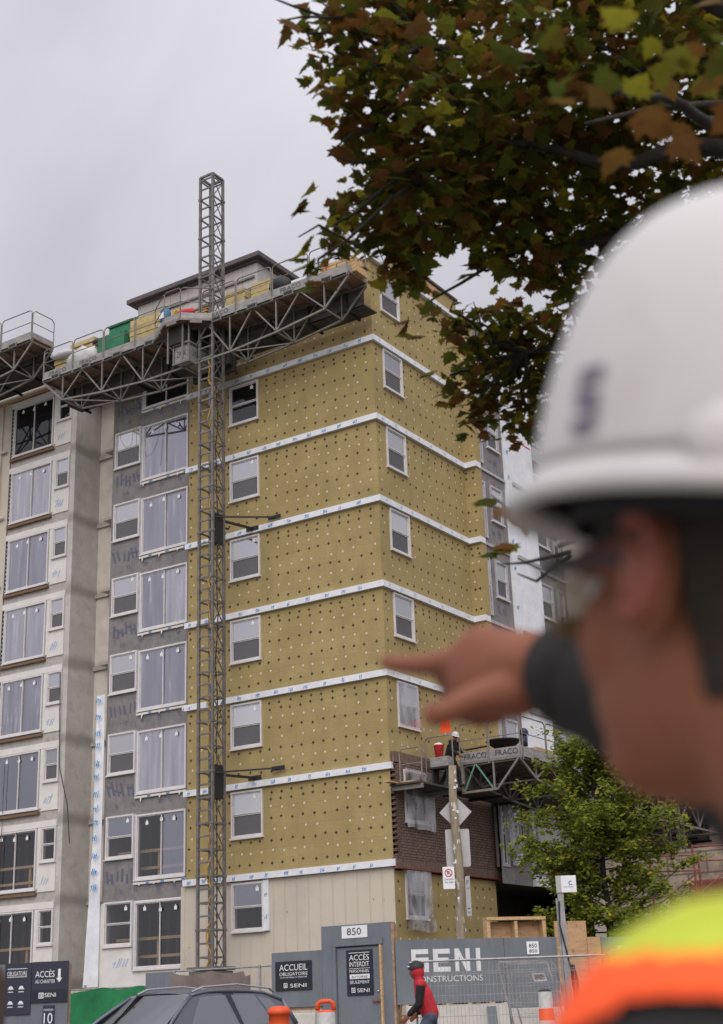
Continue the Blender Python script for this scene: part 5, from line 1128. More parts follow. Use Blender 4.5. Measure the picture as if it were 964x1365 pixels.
# ------------------------------------------------------------------ car
def car(nx, ny, label):
    """heading -Y; (nx, ny) = ground point under the middle of the rear bumper"""
    z0 = zg(nx, ny-2)+.004; t = thing('parked_car', (nx, ny-2.2, z0), label, 'car')
    T = lambda u, d, z: (nx+d*.92, ny-u*.92, z0+z*.895)           # u forward, d to the car's left (+X)
    st = [(0.02, .42, .95, .72), (.10, .28, 1.02, .86), (.5, .24, 1.04, .91), (1.2, .22, 1.0, .93), (2.4, .2, .97, .94), (3.2, .2, .96, .93), (3.7, .22, .93, .91), (4.2, .25, .84, .86), (4.45, .3, .72, .76), (4.55, .38, .6, .64)]
    b = MB(T); rings = []
    for u, zb_, zt, w in st:
        h = zt-zb_; prof = [(-w*.92, zb_), (-w, zb_+h*.3), (-w, zb_+h*.62), (-w*.955, zt-.06), (-w*.86, zt), (0, zt+.02), (w*.86, zt), (w*.955, zt-.06), (w, zb_+h*.62), (w, zb_+h*.3), (w*.92, zb_)]
        rings.append([b.V((u, d, z)) for d, z in prof])
    for r0, r1 in zip(rings, rings[1:]):
        for i in range(len(r0)): b.F([r0[i], r0[(i+1) % 11], r1[(i+1) % 11], r1[i]])
    b.F(rings[0]); b.F(rings[-1][::-1]); bo_ = b.build('body', M['carpaint'], t, True)
    # greenhouse: stations (u, halfwidth top, z top)
    A = [(.10, 1.02, .80), (.42, 1.42, .62), (.75, 1.57, .58), (1.5, 1.62, .60), (2.3, 1.61, .60), (2.75, 1.56, .585), (3.55, 1.0, .74)]
    rf_ = MB(T); 
    roof = [(.30, 1.45, .60), (.5, 1.56, .60), (1.0, 1.62, .62), (1.6, 1.65, .63), (2.3, 1.63, .62), (2.7, 1.57, .60)]
    g = {}
    def crm(u_):
        for (a0, z0_, w0_), (a1, z1_, w1_) in zip(roof, roof[1:]):
            if u_ <= a1+1e-6: f_ = (u_-a0)/(a1-a0); return z0_+(z1_-z0_)*f_, w0_+(w1_-w0_)*f_
        return roof[-1][1:]
    rs_ = []
    for i in range(25):
        u_ = .30+2.4*i/24; zs_ = [crm(min(2.7, max(.3, u_+k_*.09))) for k_ in (-2, -1, 0, 1, 2)]; rs_.append((u_, sum(q_[0] for q_ in zs_)/5, sum(q_[1] for q_ in zs_)/5))
    roof = rs_
    for i, (u, z, w) in enumerate(roof):
        for j in range(9): s_ = -1+j/4; g[i, j] = rf_.V((u, w*s_, z-.07*abs(s_)**3.2))
    for i in range(len(roof)-1):
        for j in range(8): rf_.F([g[i, j], g[i+1, j], g[i+1, j+1], g[i, j+1]], 0)
    rf_.build('roof', M['carpaint'], t, True)
    base = [(.12, .80), (.3, .83), (.9, .86), (1.6, .865), (2.3, .865), (3.0, .85), (3.55, .80)]
    sideu = [(.32, 1.38, .10), (.95, 1.52, .42), (1.62, 1.56, 1.55), (1.72, 1.56, 1.66), (2.62, 1.53, 2.72), (2.70, 1.50, 3.42)]
    for sgn in (1, -1):
        gm_ = MB(T)
        def sp(u, z):   # point on the tumblehome side surface
            f = (z-1.0)/.55; return (u, sgn*(.87-.25*f), z)
        def pane(pts, mi=0, off=0): gm_.poly([(p[0], p[1]+sgn*off, p[2]) for p in [sp(u, z) for u, z in pts]], mi)
        pane([(.22, 1.02), (3.50, 1.0), (3.42, 1.04), (2.68, 1.535), (2.2, 1.58), (1.4, 1.585), (.8, 1.55), (.38, 1.42)], 2)
        pane([(1.58, 1.03), (1.78, 1.03), (1.90, 1.56), (1.62, 1.56)], 1, .003)
        pane([(1.72, 1.05), (2.95, 1.04), (2.50, 1.50), (1.85, 1.535)], 0, .006)
        pane([(.82, 1.06), (1.62, 1.05), (1.70, 1.535), (1.10, 1.53)], 0, .006)
        pane([(.42, 1.12), (.74, 1.08), (1.02, 1.50), (.72, 1.46)], 0, .006)
        gm_.build('side_window', [M['g_car'], M['signblack'], M['carpaint']], t)
        c_ = MB(T); pts = [sp(u, z) for u, z in ((.40, 1.05), (.9, 1.025), (1.8, 1.015), (3.0, 1.01))]; c_.tube([(p[0], p[1]+sgn*.012, p[2]) for p in pts], .012, 5); c_.build('window_trim', M['chrome'], t)
        c_ = MB(T); c_.tube([(.45, sgn*.56, 1.57), (.6, sgn*.57, 1.635), (1.5, sgn*.585, 1.70), (2.35, sgn*.575, 1.66), (2.6, sgn*.565, 1.585)], .018, 6); c_.build('roof_rail', M['chrome'], t)
        pl_ = MB(T); pl_.tube([sp(2.68, 1.53), sp(2.95, 1.385), sp(3.25, 1.20), sp(3.5, 1.02)], .03, 6); pl_.tube([sp(.36, 1.44), sp(.22, 1.03)], .05, 6); pl_.tube([sp(.36, 1.43), sp(.8, 1.56), sp(1.2, 1.59), sp(1.6, 1.60), sp(2.0, 1.597), sp(2.3, 1.585), sp(2.5, 1.56), sp(2.68, 1.53)], .028, 6); pl_.build('pillar', M['carpaint'], t, True)
        mr = MB(T); mr.ell((2.95, sgn*1.02, 1.02), (.09, .12, .08)); mr.build('mirror', M['carpaint'], t, True)
        hl = MB(T); hl.ell((4.32, sgn*.66, .72), (.17, .16, .07)); hl.build('headlight', M['signwhite'], t, True)
        tl = MB(T); tl.ell((.06, sgn*.72, .92), (.06, .14, .13)); tl.build('taillight', M['red'], t, True)
        for u in (.85, 3.65):
            wh = MB(T); n = 24
            prof = [(.0, .20), (.2, .20), (.22, .23), (.32, .24), (.345, .2), (.345, .03), (.0, .03)]
            rr_ = [[wh.V((u+r_*math.cos(2*math.pi*j/n), sgn*(.70+d), .345+r_*math.sin(2*math.pi*j/n))) for j in range(n)] for r_, d in prof]
            for k in range(len(rr_)-1):
                for j in range(n): wh.F([rr_[k][j], rr_[k][(j+1) % n], rr_[k+1][(j+1) % n], rr_[k+1][j]], 1 if k < 2 else 0)
            wh.build('wheel', [M['black'], M['chrome']], t, True)
    ws = MB(T); g = {}
    for i in range(5):
        u = 2.68+.85*i/4; z = 1.575-.56*i/4; w = .585+.16*i/4
        for j in range(9): s_ = -1+j/4; g[i, j] = ws.V((u+.10*(1-s_*s_)*(i/4), w*s_, z-.03*abs(s_)**3))
    for i in range(4):
        for j in range(8): ws.F([g[i, j], g[i+1, j], g[i+1, j+1], g[i, j+1]])
    ws.build('windscreen', M['g_car'], t, True)
    rw_ = MB(T); rw_.quad((.1, -.72, 1.02), (.1, .72, 1.02), (.34, .58, 1.46), (.34, -.58, 1.46)); rw_.build('rear_window', M['g_car'], t)
    inn = MB(T); inn.box(.3, 3.2, -.7, .7, .5, .98)
    for s_ in (-.38, .38): inn.box(1.9, 2.1, s_-.2, s_+.2, .98, 1.35); inn.box(1.0, 1.15, s_-.25, s_+.25, .98, 1.3)
    inn.tube([(2.6+.0, .38+.18*math.cos(a*.63), 1.02+.16*math.sin(a*.63)) for a in range(11)], .014, 5)
    inn.build('interior', M['dark'], t); return t

A1 = at(253, 1326, 20.5)
car(A1.x-.54, A1.y+2.45, 'slate blue estate car with roof rails parked in front of the fences')
# ------------------------------------------------------------------ trees
def tree_branch(mb, p, q, r0, r1, wob, seed, n=8):
    pts = []; p = Vector(p); q = Vector(q); L_ = (q-p).length
    for i in range(n+1):
        t_ = i/n; w = math.sin(math.pi*t_)*wob*L_
        pts.append(p.lerp(q, t_)+Vector((noise.noise(Vector((t_*2.5, seed, 0))), noise.noise(Vector((seed, t_*2.5, 5))), noise.noise(Vector((9, seed, t_*2.5)))))*w)
    mb.tube(pts, [r0+(r1-r0)*i/n for i in range(n+1)], 7); return pts
# maple leaf outline (unit size, stem at origin, tip along +y)
ML = [(0, 0), (.10, .08), (.30, .02), (.26, .14), (.52, .22), (.40, .32), (.55, .52), (.34, .48), (.26, .58), (.20, .74), (.10, .80), (0, 1.0)]
ML = ML+[(-x, y) for x, y in ML[-2:0:-1]]
LM = [(0, 0), (0, .3), (0, .6)]
def add_leaf(mb, c, size, nrm, ydir, fold, rnd, shape=ML):
    n = nrm.normalized(); y = (ydir-n*ydir.dot(n)); y = y.normalized() if y.length > 1e-4 else n.orthogonal(); x = y.cross(n)
    cur = rnd.uniform(-.2, .45)
    def P(a, b): return c+x*a*size+y*b*size+n*(-abs(a)*fold-cur*(b-.4)**2+.12*abs(a)*b)*size
    h = len(shape)//2
    right = shape[0:h+1]; left = [shape[0]]+shape[:h-1:-1]
    ctr = [(0, 0), (0, .45), (0, 1.0)]
    mid = mb.V(P(0, .42)); r_ = [mb.V(P(a, b)) for a, b in right]; l_ = [r_[0]]+[mb.V(P(a, b)) for a, b in left[1:-1]]+[r_[-1]]
    for s_ in (r_, l_[::-1]):
        for i in range(len(s_)-1): mb.F([mid, s_[i], s_[i+1]])
rnd = random.Random(77)
MT = thing('maple_tree', (.0, 0, 0), 'large maple with green, yellow and rust coloured leaves hanging into the upper right', 'tree')
trunk_top = at(1500, 300, 8.0); base = Vector((trunk_top.x+.3, trunk_top.y-.2, 0))
MT.location = base; LOC[MT.name] = base.copy()
tb_ = MB(); trunk = tree_branch(tb_, base, base+Vector((-.2, .1, 4.2)), .26, .18, .03, 3, 8); tb_.build('trunk', M['bark'], MT, True)
br = MB(); T0 = trunk[-1]
limbs = [(at(1000, 120, 7.4), at(560, 60, 6.6), .07), (at(1050, 210, 7.0), at(640, 190, 6.6), .055), (at(1080, 300, 7.4), at(700, 330, 7.4), .045), (at(1000, 20, 6.2), at(620, -160, 6.5), .06), (at(1040, 160, 5.6), at(820, 120, 5.0), .035), (at(1120, 420, 8.2), at(700, 470, 8.0), .035), (at(1080, 60, 8.4), at(520, 200, 8.0), .05)]
tips = []
for i, (a, b, r_) in enumerate(limbs):
    tree_branch(br, T0, a, .12, r_, .08, i*3.3); pp_ = tree_branch(br, a, b, r_, .012, .09, i*5.1+1, 12); tips += pp_[3:]
lobes = []
def lb(x, y, D, r, n): lobes.append((at(x, y, D), r*D/FPX, n))
for x, y, D, r, n in ((440, 20, 6.3, 42, 26), (410, 45, 6.2, 22, 5), (500, 70, 6.4, 70, 80), (455, 110, 6.3, 38, 26), (500, 170, 6.6, 58, 60), (560, 30, 6.8, 80, 110), (600, 120, 6.2, 95, 170), (480, 270, 6.8, 36, 28), (445, 300, 6.6, 26, 10), (425, 345, 6.5, 20, 5), (520, 230, 7.0, 60, 80), (570, 250, 6.6, 75, 130), (500, 320, 7.1, 38, 36), (545, 330, 7.0, 34, 36), (640, 240, 6.8, 80, 150), (620, 300, 7.4, 50, 62), (700, 80, 6.4, 110, 210), (700, 200, 7.0, 100, 210), (700, 310, 7.2, 60, 100), (745, 350, 7.4, 38, 44), (690, 375, 7.6, 24, 10), (800, 60, 6.6, 110, 210), (790, 190, 7.2, 90, 150), (800, 290, 7.6, 70, 110), (880, 60, 6.8, 110, 190), (870, 190, 7.4, 75, 70), (900, 260, 7.8, 70, 60), (960, 60, 7.2, 120, 170), (960, 170, 7.6, 75, 60), (1020, 200, 7.6, 120, 150), (1040, 60, 7.0, 150, 200), (600, -60, 6.8, 110, 150), (740, -80, 6.6, 130, 180), (900, -80, 7.0, 140, 180), (500, -40, 6.6, 60, 50), (1100, 320, 8.0, 140, 160), (1150, 120, 7.4, 160, 200), (1250, 250, 7.8, 180, 220),
        (600, 415, 7.8, 26, 12), (575, 400, 7.7, 18, 5), (640, 430, 8.0, 46, 52), (690, 430, 8.1, 48, 60), (640, 480, 8.0, 44, 46), (600, 500, 7.9, 24, 9), (690, 500, 8.2, 52, 66), (720, 450, 8.2, 46, 50), (655, 535, 8.1, 36, 26), (700, 550, 8.2, 28, 18), (628, 545, 8.0, 16, 5), (740, 520, 8.3, 36, 28), (800, 470, 8.3, 60, 60), (900, 400, 8.2, 90, 90), (980, 440, 8.3, 90, 90), (760, 400, 8.0, 40, 30)):
    lb(x, y, D, r, n)
lf = MB()
for c, r_, n in lobes:
    for i in range(int(n*2.1)):
        v = Vector((rnd.gauss(0, 1), rnd.gauss(0, 1), rnd.gauss(0, 1))).normalized()*r_*rnd.uniform(.15, 1)**.5
        v.z *= .9; v += _f*v.dot(_f)*.0+Vector((0, 0, 0))
        p = c+v*1.0+_f.cross(Vector((0, 0, 1))).normalized()*0
        p += Vector((-.543, .84, 0))*rnd.uniform(-.4, 1.0)*max(.3, r_*1.6)
        v_ = p-Vector((0, 0, CZ)); q1 = 482+FPX*v_.dot(_r)/v_.dot(_f); q2 = 682.5-FPX*v_.dot(_u)/v_.dot(_f)
        if any(((q1-a)/c_)**2+((q2-b_)/d_)**2 < 1 for a, b_, c_, d_ in ((612, 352, 26, 27), (655, 384, 48, 17), (712, 402, 26, 12), (592, 370, 14, 10), (905, 187, 34, 10))) and rnd.random() < .93: continue
        s_ = rnd.choice((.05, .06, .075, .08, .09, .115))*rnd.uniform(.75, 1.15)
        nn = Vector((rnd.gauss(0, .55), rnd.gauss(0, .55), 1)); yd = Vector((rnd.gauss(0, 1), rnd.gauss(0, 1), -.8))
        add_leaf(lf, p, s_, nn, yd, rnd.uniform(.1, .35), rnd)
for x, y, D in ((385, 28, 6.0), (430, 110, 6.1), (405, 268, 6.3), (395, 278, 6.3), (415, 320, 6.3), (425, 350, 6.3), (413, 345, 6.3), (545, 428, 7.6), (550, 450, 7.6), (575, 492, 7.7), (650, 660, 6.0), (665, 732, 6.2), (690, 670, 3.0), (740, 680, 5.4), (690, 728, 5.6), (632, 553, 7.9), (620, 365, 7.5), (690, 400, 7.6), (735, 690, 5.4), (640, 560, 7.9)):
    for k in range(2): add_leaf(lf, at(x+rnd.uniform(-6, 6), y+rnd.uniform(-5, 5), D), rnd.uniform(.09, .13), Vector((rnd.gauss(0, .6), -.6, .8)), Vector((rnd.gauss(0, .7), rnd.gauss(0, .3), -1)), .2, rnd)
for i in range(42):    # closer spray of leaves at the upper right corner, out of focus
    p = at(rnd.gauss(905, 75), rnd.gauss(85, 50), rnd.uniform(2.3, 3.2)); add_leaf(lf, p, rnd.uniform(.05, .08), Vector((rnd.gauss(0, .6), rnd.gauss(0, .6), 1)), Vector((rnd.gauss(0, 1), rnd.gauss(0, 1), -1)), .25, rnd)
lf.build('crown', M['maple'], MT)
for i, (c, r_, n) in enumerate(lobes):     # twigs reach into every leaf cluster
    q_ = min(tips, key=lambda t_: (t_-c).length)
    pp_ = tree_branch(br, q_, c, .014, .006, .12, i*1.7, 6)
    for k in range(2 if n > 20 else 1):
        e = c+Vector((rnd.gauss(0, 1), rnd.gauss(0, 1), rnd.gauss(0, .7))).normalized()*r_*1.1; tree_branch(br, c, e, .006, .002, .12, i+k*9.1, 4)
for pts in (((480, 330, 6.5), (425, 300, 6.4), (398, 316, 6.3)), ((470, 25, 6.2), (405, 22, 6.1), (372, 28, 6.0)), ((440, 25, 6.2), (395, 10, 6.1), (350, -8, 6.0)), ((500, 170, 6.5), (470, 178, 6.4), (443, 200, 6.3)), ((500, 215, 6.5), (470, 215, 6.4), (438, 205, 6.3)), ((760, 735, 5.0), (700, 750, 5.2), (668, 752, 5.3)), ((760, 740, 5.0), (715, 775, 5.2), (690, 765, 5.3)), ((740, 720, 5.0), (690, 690, 5.3), (655, 660, 5.6))):
    br.tube([at(*p) for p in pts], [.008, .006, .003], 5)
br.tube([at(*p) for p in ((1100, 500, 6.0), (900, 640, 5.5), (790, 715, 5.1), (745, 728, 5.0))], [.03, .02, .012, .008], 6)
br.tube([at(*p) for p in ((1060, 160, 6.2), (960, 138, 5.8), (880, 142, 5.6), (780, 165, 5.6))], [.02, .016, .012, .008], 8)
br.build('limbs', M['bark'], MT, True)
# young tree behind the hoarding
tx, tyy = -15.45, 34.5; tz = zg(tx, tyy)
t = thing('young_tree', (tx, tyy, tz), 'small airy yellow-green tree behind the plywood and below the side platform', 'tree')
tk = MB(); tree_branch(tk, (tx, tyy, tz), (tx+.1, tyy, 5.2), .10, .06, .05, 2); tree_branch(tk, (tx+.1, tyy, 5.2), (tx-.1, tyy, 8.1), .06, .01, .06, 5); tk.build('trunk', M['bark'], t, True)
lb_ = MB(); lfm = MB(); rnd = random.Random(5)
LF2 = [(0, 0), (.25, .25), (.3, .5), (.18, .8), (0, 1.0)]; LF2 = LF2+[(-x, y) for x, y in LF2[-2:0:-1]]
for i in range(96):
    tz_ = rnd.uniform(2.2, 7.6); st_ = Vector((tx+.05, tyy, tz_)); a = rnd.uniform(0, 2*math.pi); reach = (2.8 if tz_ < 6 else 2.8*(8.8-tz_)/2.8)*rnd.uniform(.45, 1)
    if tz_ < 3.6: reach *= .85
    reach = max(reach, .6); en = st_+Vector((math.cos(a)*reach, math.sin(a)*reach*.7, rnd.uniform(.1, .9))); pts = tree_branch(lb_, st_, en, .022, .005, .12, i*2.2, 7)
    for p in pts[2:]:
        for k in range(rnd.randint(2, 4)):
            e = p+Vector((rnd.gauss(0, .22), rnd.gauss(0, .22), rnd.gauss(0, .16)))
            lb_.tube([p, e], .004, 3, cap=False)
            for m_ in range(16):
                c = p.lerp(e, rnd.uniform(.3, 1.2))+Vector((rnd.gauss(0, .055), rnd.gauss(0, .055), rnd.gauss(0, .05)))
                add_leaf(lfm, c, rnd.uniform(.09, .15), Vector((rnd.gauss(0, .6), rnd.gauss(0, .6)-.3, 1)), Vector((rnd.gauss(0, 1), rnd.gauss(0, 1), -.5)), .2, rnd, LF2)
lb_.build('limbs', M['bark'], t, True); lfm.build('crown', M['shrub'], t)
# scaffold, boards beyond the tree
for i, (x, y, D, lab) in enumerate(((868, 1165, 38, 'red steel scaffold frame right of the young tree'), (925, 1150, 40, 'farther red steel scaffold frame near the right edge'))):
    c = at(x, y, D); tt = thing('scaffold_frame', (c.x, c.y, .6), lab, 'scaffold', 'red scaffold frames'); q = MB()
    for dx in (0, 1.3):
        q.tube([(c.x+dx*.84, c.y+dx*.54, .5), (c.x+dx*.84, c.y+dx*.54, c.z+.5)], .03, 6)
    for z in (c.z+.45, c.z+.05, c.z-.9): q.tube([(c.x, c.y, z), (c.x+1.1, c.y+.7, z)], .025, 6)
    q.tube([(c.x, c.y, c.z-.9), (c.x+1.1, c.y+.7, c.z+.05)], .02, 6); q.build('frame_tubes', M['rust'], tt)
c = at(870, 1150, 42); q = MB(); q.box(c.x-1.5, c.x+4.5, c.y, c.y+.1, .6, c.z+.3); obj(q, 'board_fence', M['dullboard'], 'pale board enclosure behind the red scaffold frames', 'fence')
c = at(905, 1180, 41); q = MB(); q.box(c.x+.3, c.x+2.6, c.y, c.y+.5, .6, c.z+.1); obj(q, 'brick_stack', M['rust'], 'dull red container beyond the scaffold frames', 'container', bevel=.02)
# ------------------------------------------------------------------ people
def finger(mb, p, dirs, lens, r0, r1):
    pts = [Vector(p)]
    for d, l_ in zip(dirs, lens): pts.append(pts[-1]+Vector(d).normalized()*l_)
    n = len(pts)-1
    for i in range(n): capsule(mb, pts[i], pts[i+1], r0+(r1-r0)*i/n, r0+(r1-r0)*(i+1)/n, 8, 2)
    return pts
def relaxed_hand(mb, wr, d, palm, s=1.0):
    """wr wrist, d direction of fingers, palm = palm normal"""
    d = Vector(d).normalized(); palm = Vector(palm); palm = (palm-d*palm.dot(d)).normalized(); side = d.cross(palm)
    R3 = Matrix((side, d, palm)).transposed(); mb.ell(Vector(wr)+d*.05*s, (.042*s, .055*s, .019*s), R3, 12, 8)
    for i, (o_, l_) in enumerate(((-.03, .068), (-.01, .078), (.01, .073), (.029, .058))):
        b = Vector(wr)+d*.085*s+side*o_*s; finger(mb, b, [d+palm*.15, d+palm*.55, d+palm*1.0], [l_*.45*s, l_*.3*s, l_*.25*s], .0095*s, .0075*s)
    finger(mb, Vector(wr)+d*.03*s-side*.03*s, [d*.6-side*.8+palm*.3, d*.9-side*.35+palm*.5], [.038*s, .032*s], .012*s, .009*s)
def head_shape(mb, c, h, up=Vector((0, 0, 1)), s=1.0):
    h = Vector(h).normalized(); up = (up-h*up.dot(h)).normalized(); l_ = up.cross(h); R3 = Matrix((h, l_, up)).transposed()
    def P(a, b, z): return Vector(c)+(h*a+l_*b+up*z)*s
    E_ = lambda p, r: mb.ell(P(*p), tuple(x*s for x in r), R3, 18, 12)
    E_((-.012, 0, .035), (.098, .076, .092)); E_((.022, 0, -.045), (.068, .057, .070)); E_((.045, 0, -.085), (.036, .040, .028))
    for b in (-1, 1): E_((.050, b*.034, -.022), (.030, .026, .032)); E_((.075, b*.030, .022), (.016, .024, .010))
    E_((.092, 0, -.022), (.014, .011, .026)); E_((.099, 0, -.036), (.013, .014, .010)); E_((.078, 0, -.066), (.014, .024, .006)); E_((.077, 0, -.076), (.013, .020, .006))
    return P, R3
def ears(mb, P, R3, s=1.0, sides=(1, -1)):
    for b in sides:
        mb.ell(P(-.006, b*.078, .0), (.017*s, .008*s, .031*s), R3, 12, 10)
        mb.tube([P(-.006+.017*math.cos(a*.5+.9), b*(.083), .002+.031*math.sin(a*.5+.9)) for a in range(10)], .0045*s, 6)
def figure(name, root, J, jacket, trousers, label, hat='hard', group=None, hatm='hat', sleeve=None, hood=None, voxel=.009):
    t = thing('person', root, label, 'person', group); J = {k: Vector(v) for k, v in J.items()}
    b = MB(); hd = (J['look']).normalized()
    P, R3 = head_shape(b, J['head'], hd); ears(b, P, R3)
    capsule(b, J['neck'], J['head']-Vector((0, 0, .06)), .058, .052)
    capsule(b, J['chest'], J['neck'], .12, .065); capsule(b, J['hip'], J['chest'], .12, .13); capsule(b, J['shl'], J['shr'], .06, .06)
    for s_ in 'lr':
        capsule(b, J['sh'+s_], J['el'+s_], .047, .038); capsule(b, J['el'+s_], J['wr'+s_], .037, .026)
        relaxed_hand(b, J['wr'+s_], J['wr'+s_]-J['el'+s_]+Vector((0, 0, -.03)), Vector((-hd.y, hd.x, 0))*(-1 if s_ == 'l' else 1))
        capsule(b, J['hp'+s_], J['kn'+s_], .082, .055); capsule(b, J['kn'+s_], J['an'+s_], .054, .036); capsule(b, J['an'+s_], J['an'+s_]+hd*.13+Vector((0, 0, -.04)), .04, .035)
    put(fuse(b, voxel), 'body', M['skin'], t)
    c = MB(); l_ = Vector((-hd.y, hd.x, 0))
    capsule(c, J['hip']+Vector((0, 0, .0))-l_*.05, J['chest']-l_*.07, .135, .13); capsule(c, J['hip']+l_*.05, J['chest']+l_*.07, .135, .13); capsule(c, J['chest'], J['neck']-Vector((0, 0, .03)), .14, .085); capsule(c, J['shl'], J['shr'], .078, .078)
    put(fuse(c, .012, 5), 'jacket', M[jacket], t)
    for s_ in 'lr':
        c = MB(); capsule(c, J['sh'+s_], J['el'+s_], .072, .056); capsule(c, J['el'+s_], J['wr'+s_].lerp(J['el'+s_], .12), .056, .044); put(fuse(c, .011, 4), 'sleeve', M[sleeve or jacket], t)
        c = MB(); d = (J['an'+s_]-J['kn'+s_]).normalized(); f_ = Vector((hd.x, hd.y, 0)).normalized(); capsule(c, J['an'+s_]-Vector((0, 0, .035)), J['an'+s_]+f_*.16-Vector((0, 0, .05)), .052, .042); capsule(c, J['an'+s_], J['an'+s_]-d*.08, .055, .055); put(fuse(c, .01, 3), 'boot', M['black'], t)
    c = MB(); capsule(c, J['hpl'], J['hpr'], .115, .115)
    for s_ in 'lr': capsule(c, J['hp'+s_], J['kn'+s_], .105, .075); capsule(c, J['kn'+s_], J['an'+s_]+Vector((0, 0, .04)), .072, .062)
    put(fuse(c, .012, 4), 'trousers', M[trousers], t)
    if hood:
        c = MB(); c.ell(P(-.02, 0, -.02), (.105, .092, .12), R3, 18, 14); capsule(c, J['neck'], P(-.02, 0, -.08), .08, .075); m_ = fuse(c, .01, 3)
        bm = bmesh.new(); bm.from_mesh(m_); hh = Vector(hd); cc_ = P(0, 0, 0)
        bmesh.ops.delete(bm, geom=[f for f in bm.faces if (f.calc_center_median()-cc_).dot(hh) > .06 and f.calc_center_median().z > cc_.z-.05], context='FACES'); bm.to_mesh(m_); bm.free(); put(m_, 'hood', M[hood], t)
    hh = MB(); Rz = R3
    if hat == 'hard':
        dome(hh, P, .128, .108, .115, .035); put(hh.mesh('h', []), 'hard_hat', M[hatm], t); 
    else:
        dome(hh, P, .125, .098, .11, .03, brim=False)
        o = put(hh.mesh('h', []), 'cycle_helmet', M['black'], t)
        v_ = MB()
        for k in (-.05, 0, .05):
            for a in (.35, .95, 1.6, 2.2): v_.ell(P(.115*math.cos(a)-.01, k, .035+.112*math.sin(a)), (.02, .009, .012), R3, 8, 6)
        v_.build('vent', M['hat'], o, True)
    return t
def dome(mb, P, a, b, h, z0, brim=True, n=40, m=14, ex_=.036, pw=.85):
    g = {}
    prof = [(math.cos(i/m*math.pi/2)**pw, math.sin(i/m*math.pi/2)) for i in range(m+1)]
    for i, (c, s_) in enumerate(prof):
        for j in range(n):
            ph = 2*math.pi*j/n; k = max(c, .001); ridge = 1+.02*math.exp(-(math.sin(ph)/.12)**2)*(s_ > .1)
            g[i, j] = mb.V(P(a*k*math.cos(ph)-.012, b*k*math.sin(ph), z0+h*s_*ridge))
    for i in range(m):
        for j in range(n): mb.F([g[i, j], g[i, (j+1) % n], g[i+1, (j+1) % n], g[i+1, j]])
    if brim:
        rings = [[], [], [], []]
        for j in range(n):
            ph = 2*math.pi*j/n; c = math.cos(ph); ex = .010+ex_*max(0, c)**2.2; 
            for r_, (e_x, dz) in zip(rings, ((0, .0), (ex, -.012), (ex, -.018), (-.004, -.010))):
                r_.append(mb.V(P((a+e_x)*math.cos(ph)-.012, (b+e_x*.9)*math.sin(ph), z0+dz-.004*(e_x > 0)*max(0, c))))
        seq = [[g[0, j] for j in range(n)]]+rings[1:]
        for r0, r1 in zip(seq, seq[1:]):
            for j in range(n): mb.F([r0[j], r0[(j+1) % n], r1[(j+1) % n], r1[j]])
# worker on the lower platform, walking left with bent back
f0 = Vector((-21.12, 37.25, 7.54)); S1 = lambda x, y, z: f0+Vector((x, y, z))
figure('w', f0, dict(look=Vector((.9, -.25, -.35)), head=S1(.10, 0, 1.52), neck=S1(.04, 0, 1.40), chest=S1(-.02, 0, 1.2), hip=S1(-.12, 0, .92), shl=S1(.03, .17, 1.34), shr=S1(.03, -.17, 1.34), ell=S1(.14, .22, 1.08), elr=S1(.10, -.24, 1.06), wrl=S1(.32, .18, .94), wrr=S1(.30, -.2, .93),
    hpl=S1(-.12, .09, .9), hpr=S1(-.12, -.09, .9), knl=S1(.08, .1, .52), knr=S1(-.18, -.1, .5), anl=S1(.14, .1, .10), anr=S1(-.42, -.1, .12)), 'jacket', 'jacket', 'bricklayer in dark clothes and white hard hat bending on the lower platform')
# walker in the red jacket
w0 = at(566, 1350, 21); w0 = Vector((w0.x, w0.y, zg(w0.x, w0.y))); hl = -RR
S2 = lambda a, b, z: w0+hl*a+Vector((-hl.y, hl.x, 0))*b+Vector((0, 0, z))
figure('c', w0, dict(look=hl+Vector((0, 0, -.15)), head=S2(.10, 0, 1.62), neck=S2(.06, 0, 1.49), chest=S2(.0, 0, 1.27), hip=S2(-.08, 0, 1.02), shl=S2(.04, .18, 1.42), shr=S2(.04, -.18, 1.42), ell=S2(.08, .23, 1.15), elr=S2(-.10, -.25, 1.16), wrl=S2(.24, .22, 1.0), wrr=S2(.10, -.24, 1.02),
    hpl=S2(-.08, .09, .96), hpr=S2(-.08, -.09, .96), knl=S2(.16, .1, .55), knr=S2(-.14, -.1, .52), anl=S2(.16, .1, .11), anr=S2(-.44, -.1, .16)), 'redjacket', 'jeans', 'person in red hooded jacket with black sleeves and vented helmet passing the fence', hat='cycle', sleeve='jacket', hood='redjacket')
# ------------------------------------------------------------------ man in the foreground, pointing
Hc = at(984, 797, .79); ang = R(161); h3 = Vector((math.cos(ang), math.sin(ang), .16)).normalized()
man = thing('person', (-.1, .75, 0), 'man in white hard hat and orange safety vest seen from behind, pointing left', 'person')
VF = Vector((-.543, .84, 0)); SR = Vector((.84, .543, 0))
def Q(r_, f, z): return Vector((0, 0, 0))+SR*r_+VF*f+Vector((0, 0, z))
b = MB(); P, R3 = head_shape(b, Hc, h3, s=1.0); 
b.ell(P(.0, .0, -.03), (.075, .066, .085), R3, 18, 12)
ears(b, P, R3, 1.04)
hb = (math.cos(R(176)), math.sin(R(176))); HB = Vector((hb[0], hb[1], 0)); LB = Vector((-HB.y, HB.x, 0))
nk = Vector((Hc.x, Hc.y, 0))-HB*.045; nk0 = Vector((nk.x, nk.y, 1.33))
nkc = nk0-HB*.055; capsule(b, nkc-Vector((0, 0, .04)), P(-.03, 0, -.05), .068, .062, 16); capsule(b, nkc-Vector((0, 0, .08)), nkc+Vector((0, 0, .0)), .10, .066, 16)
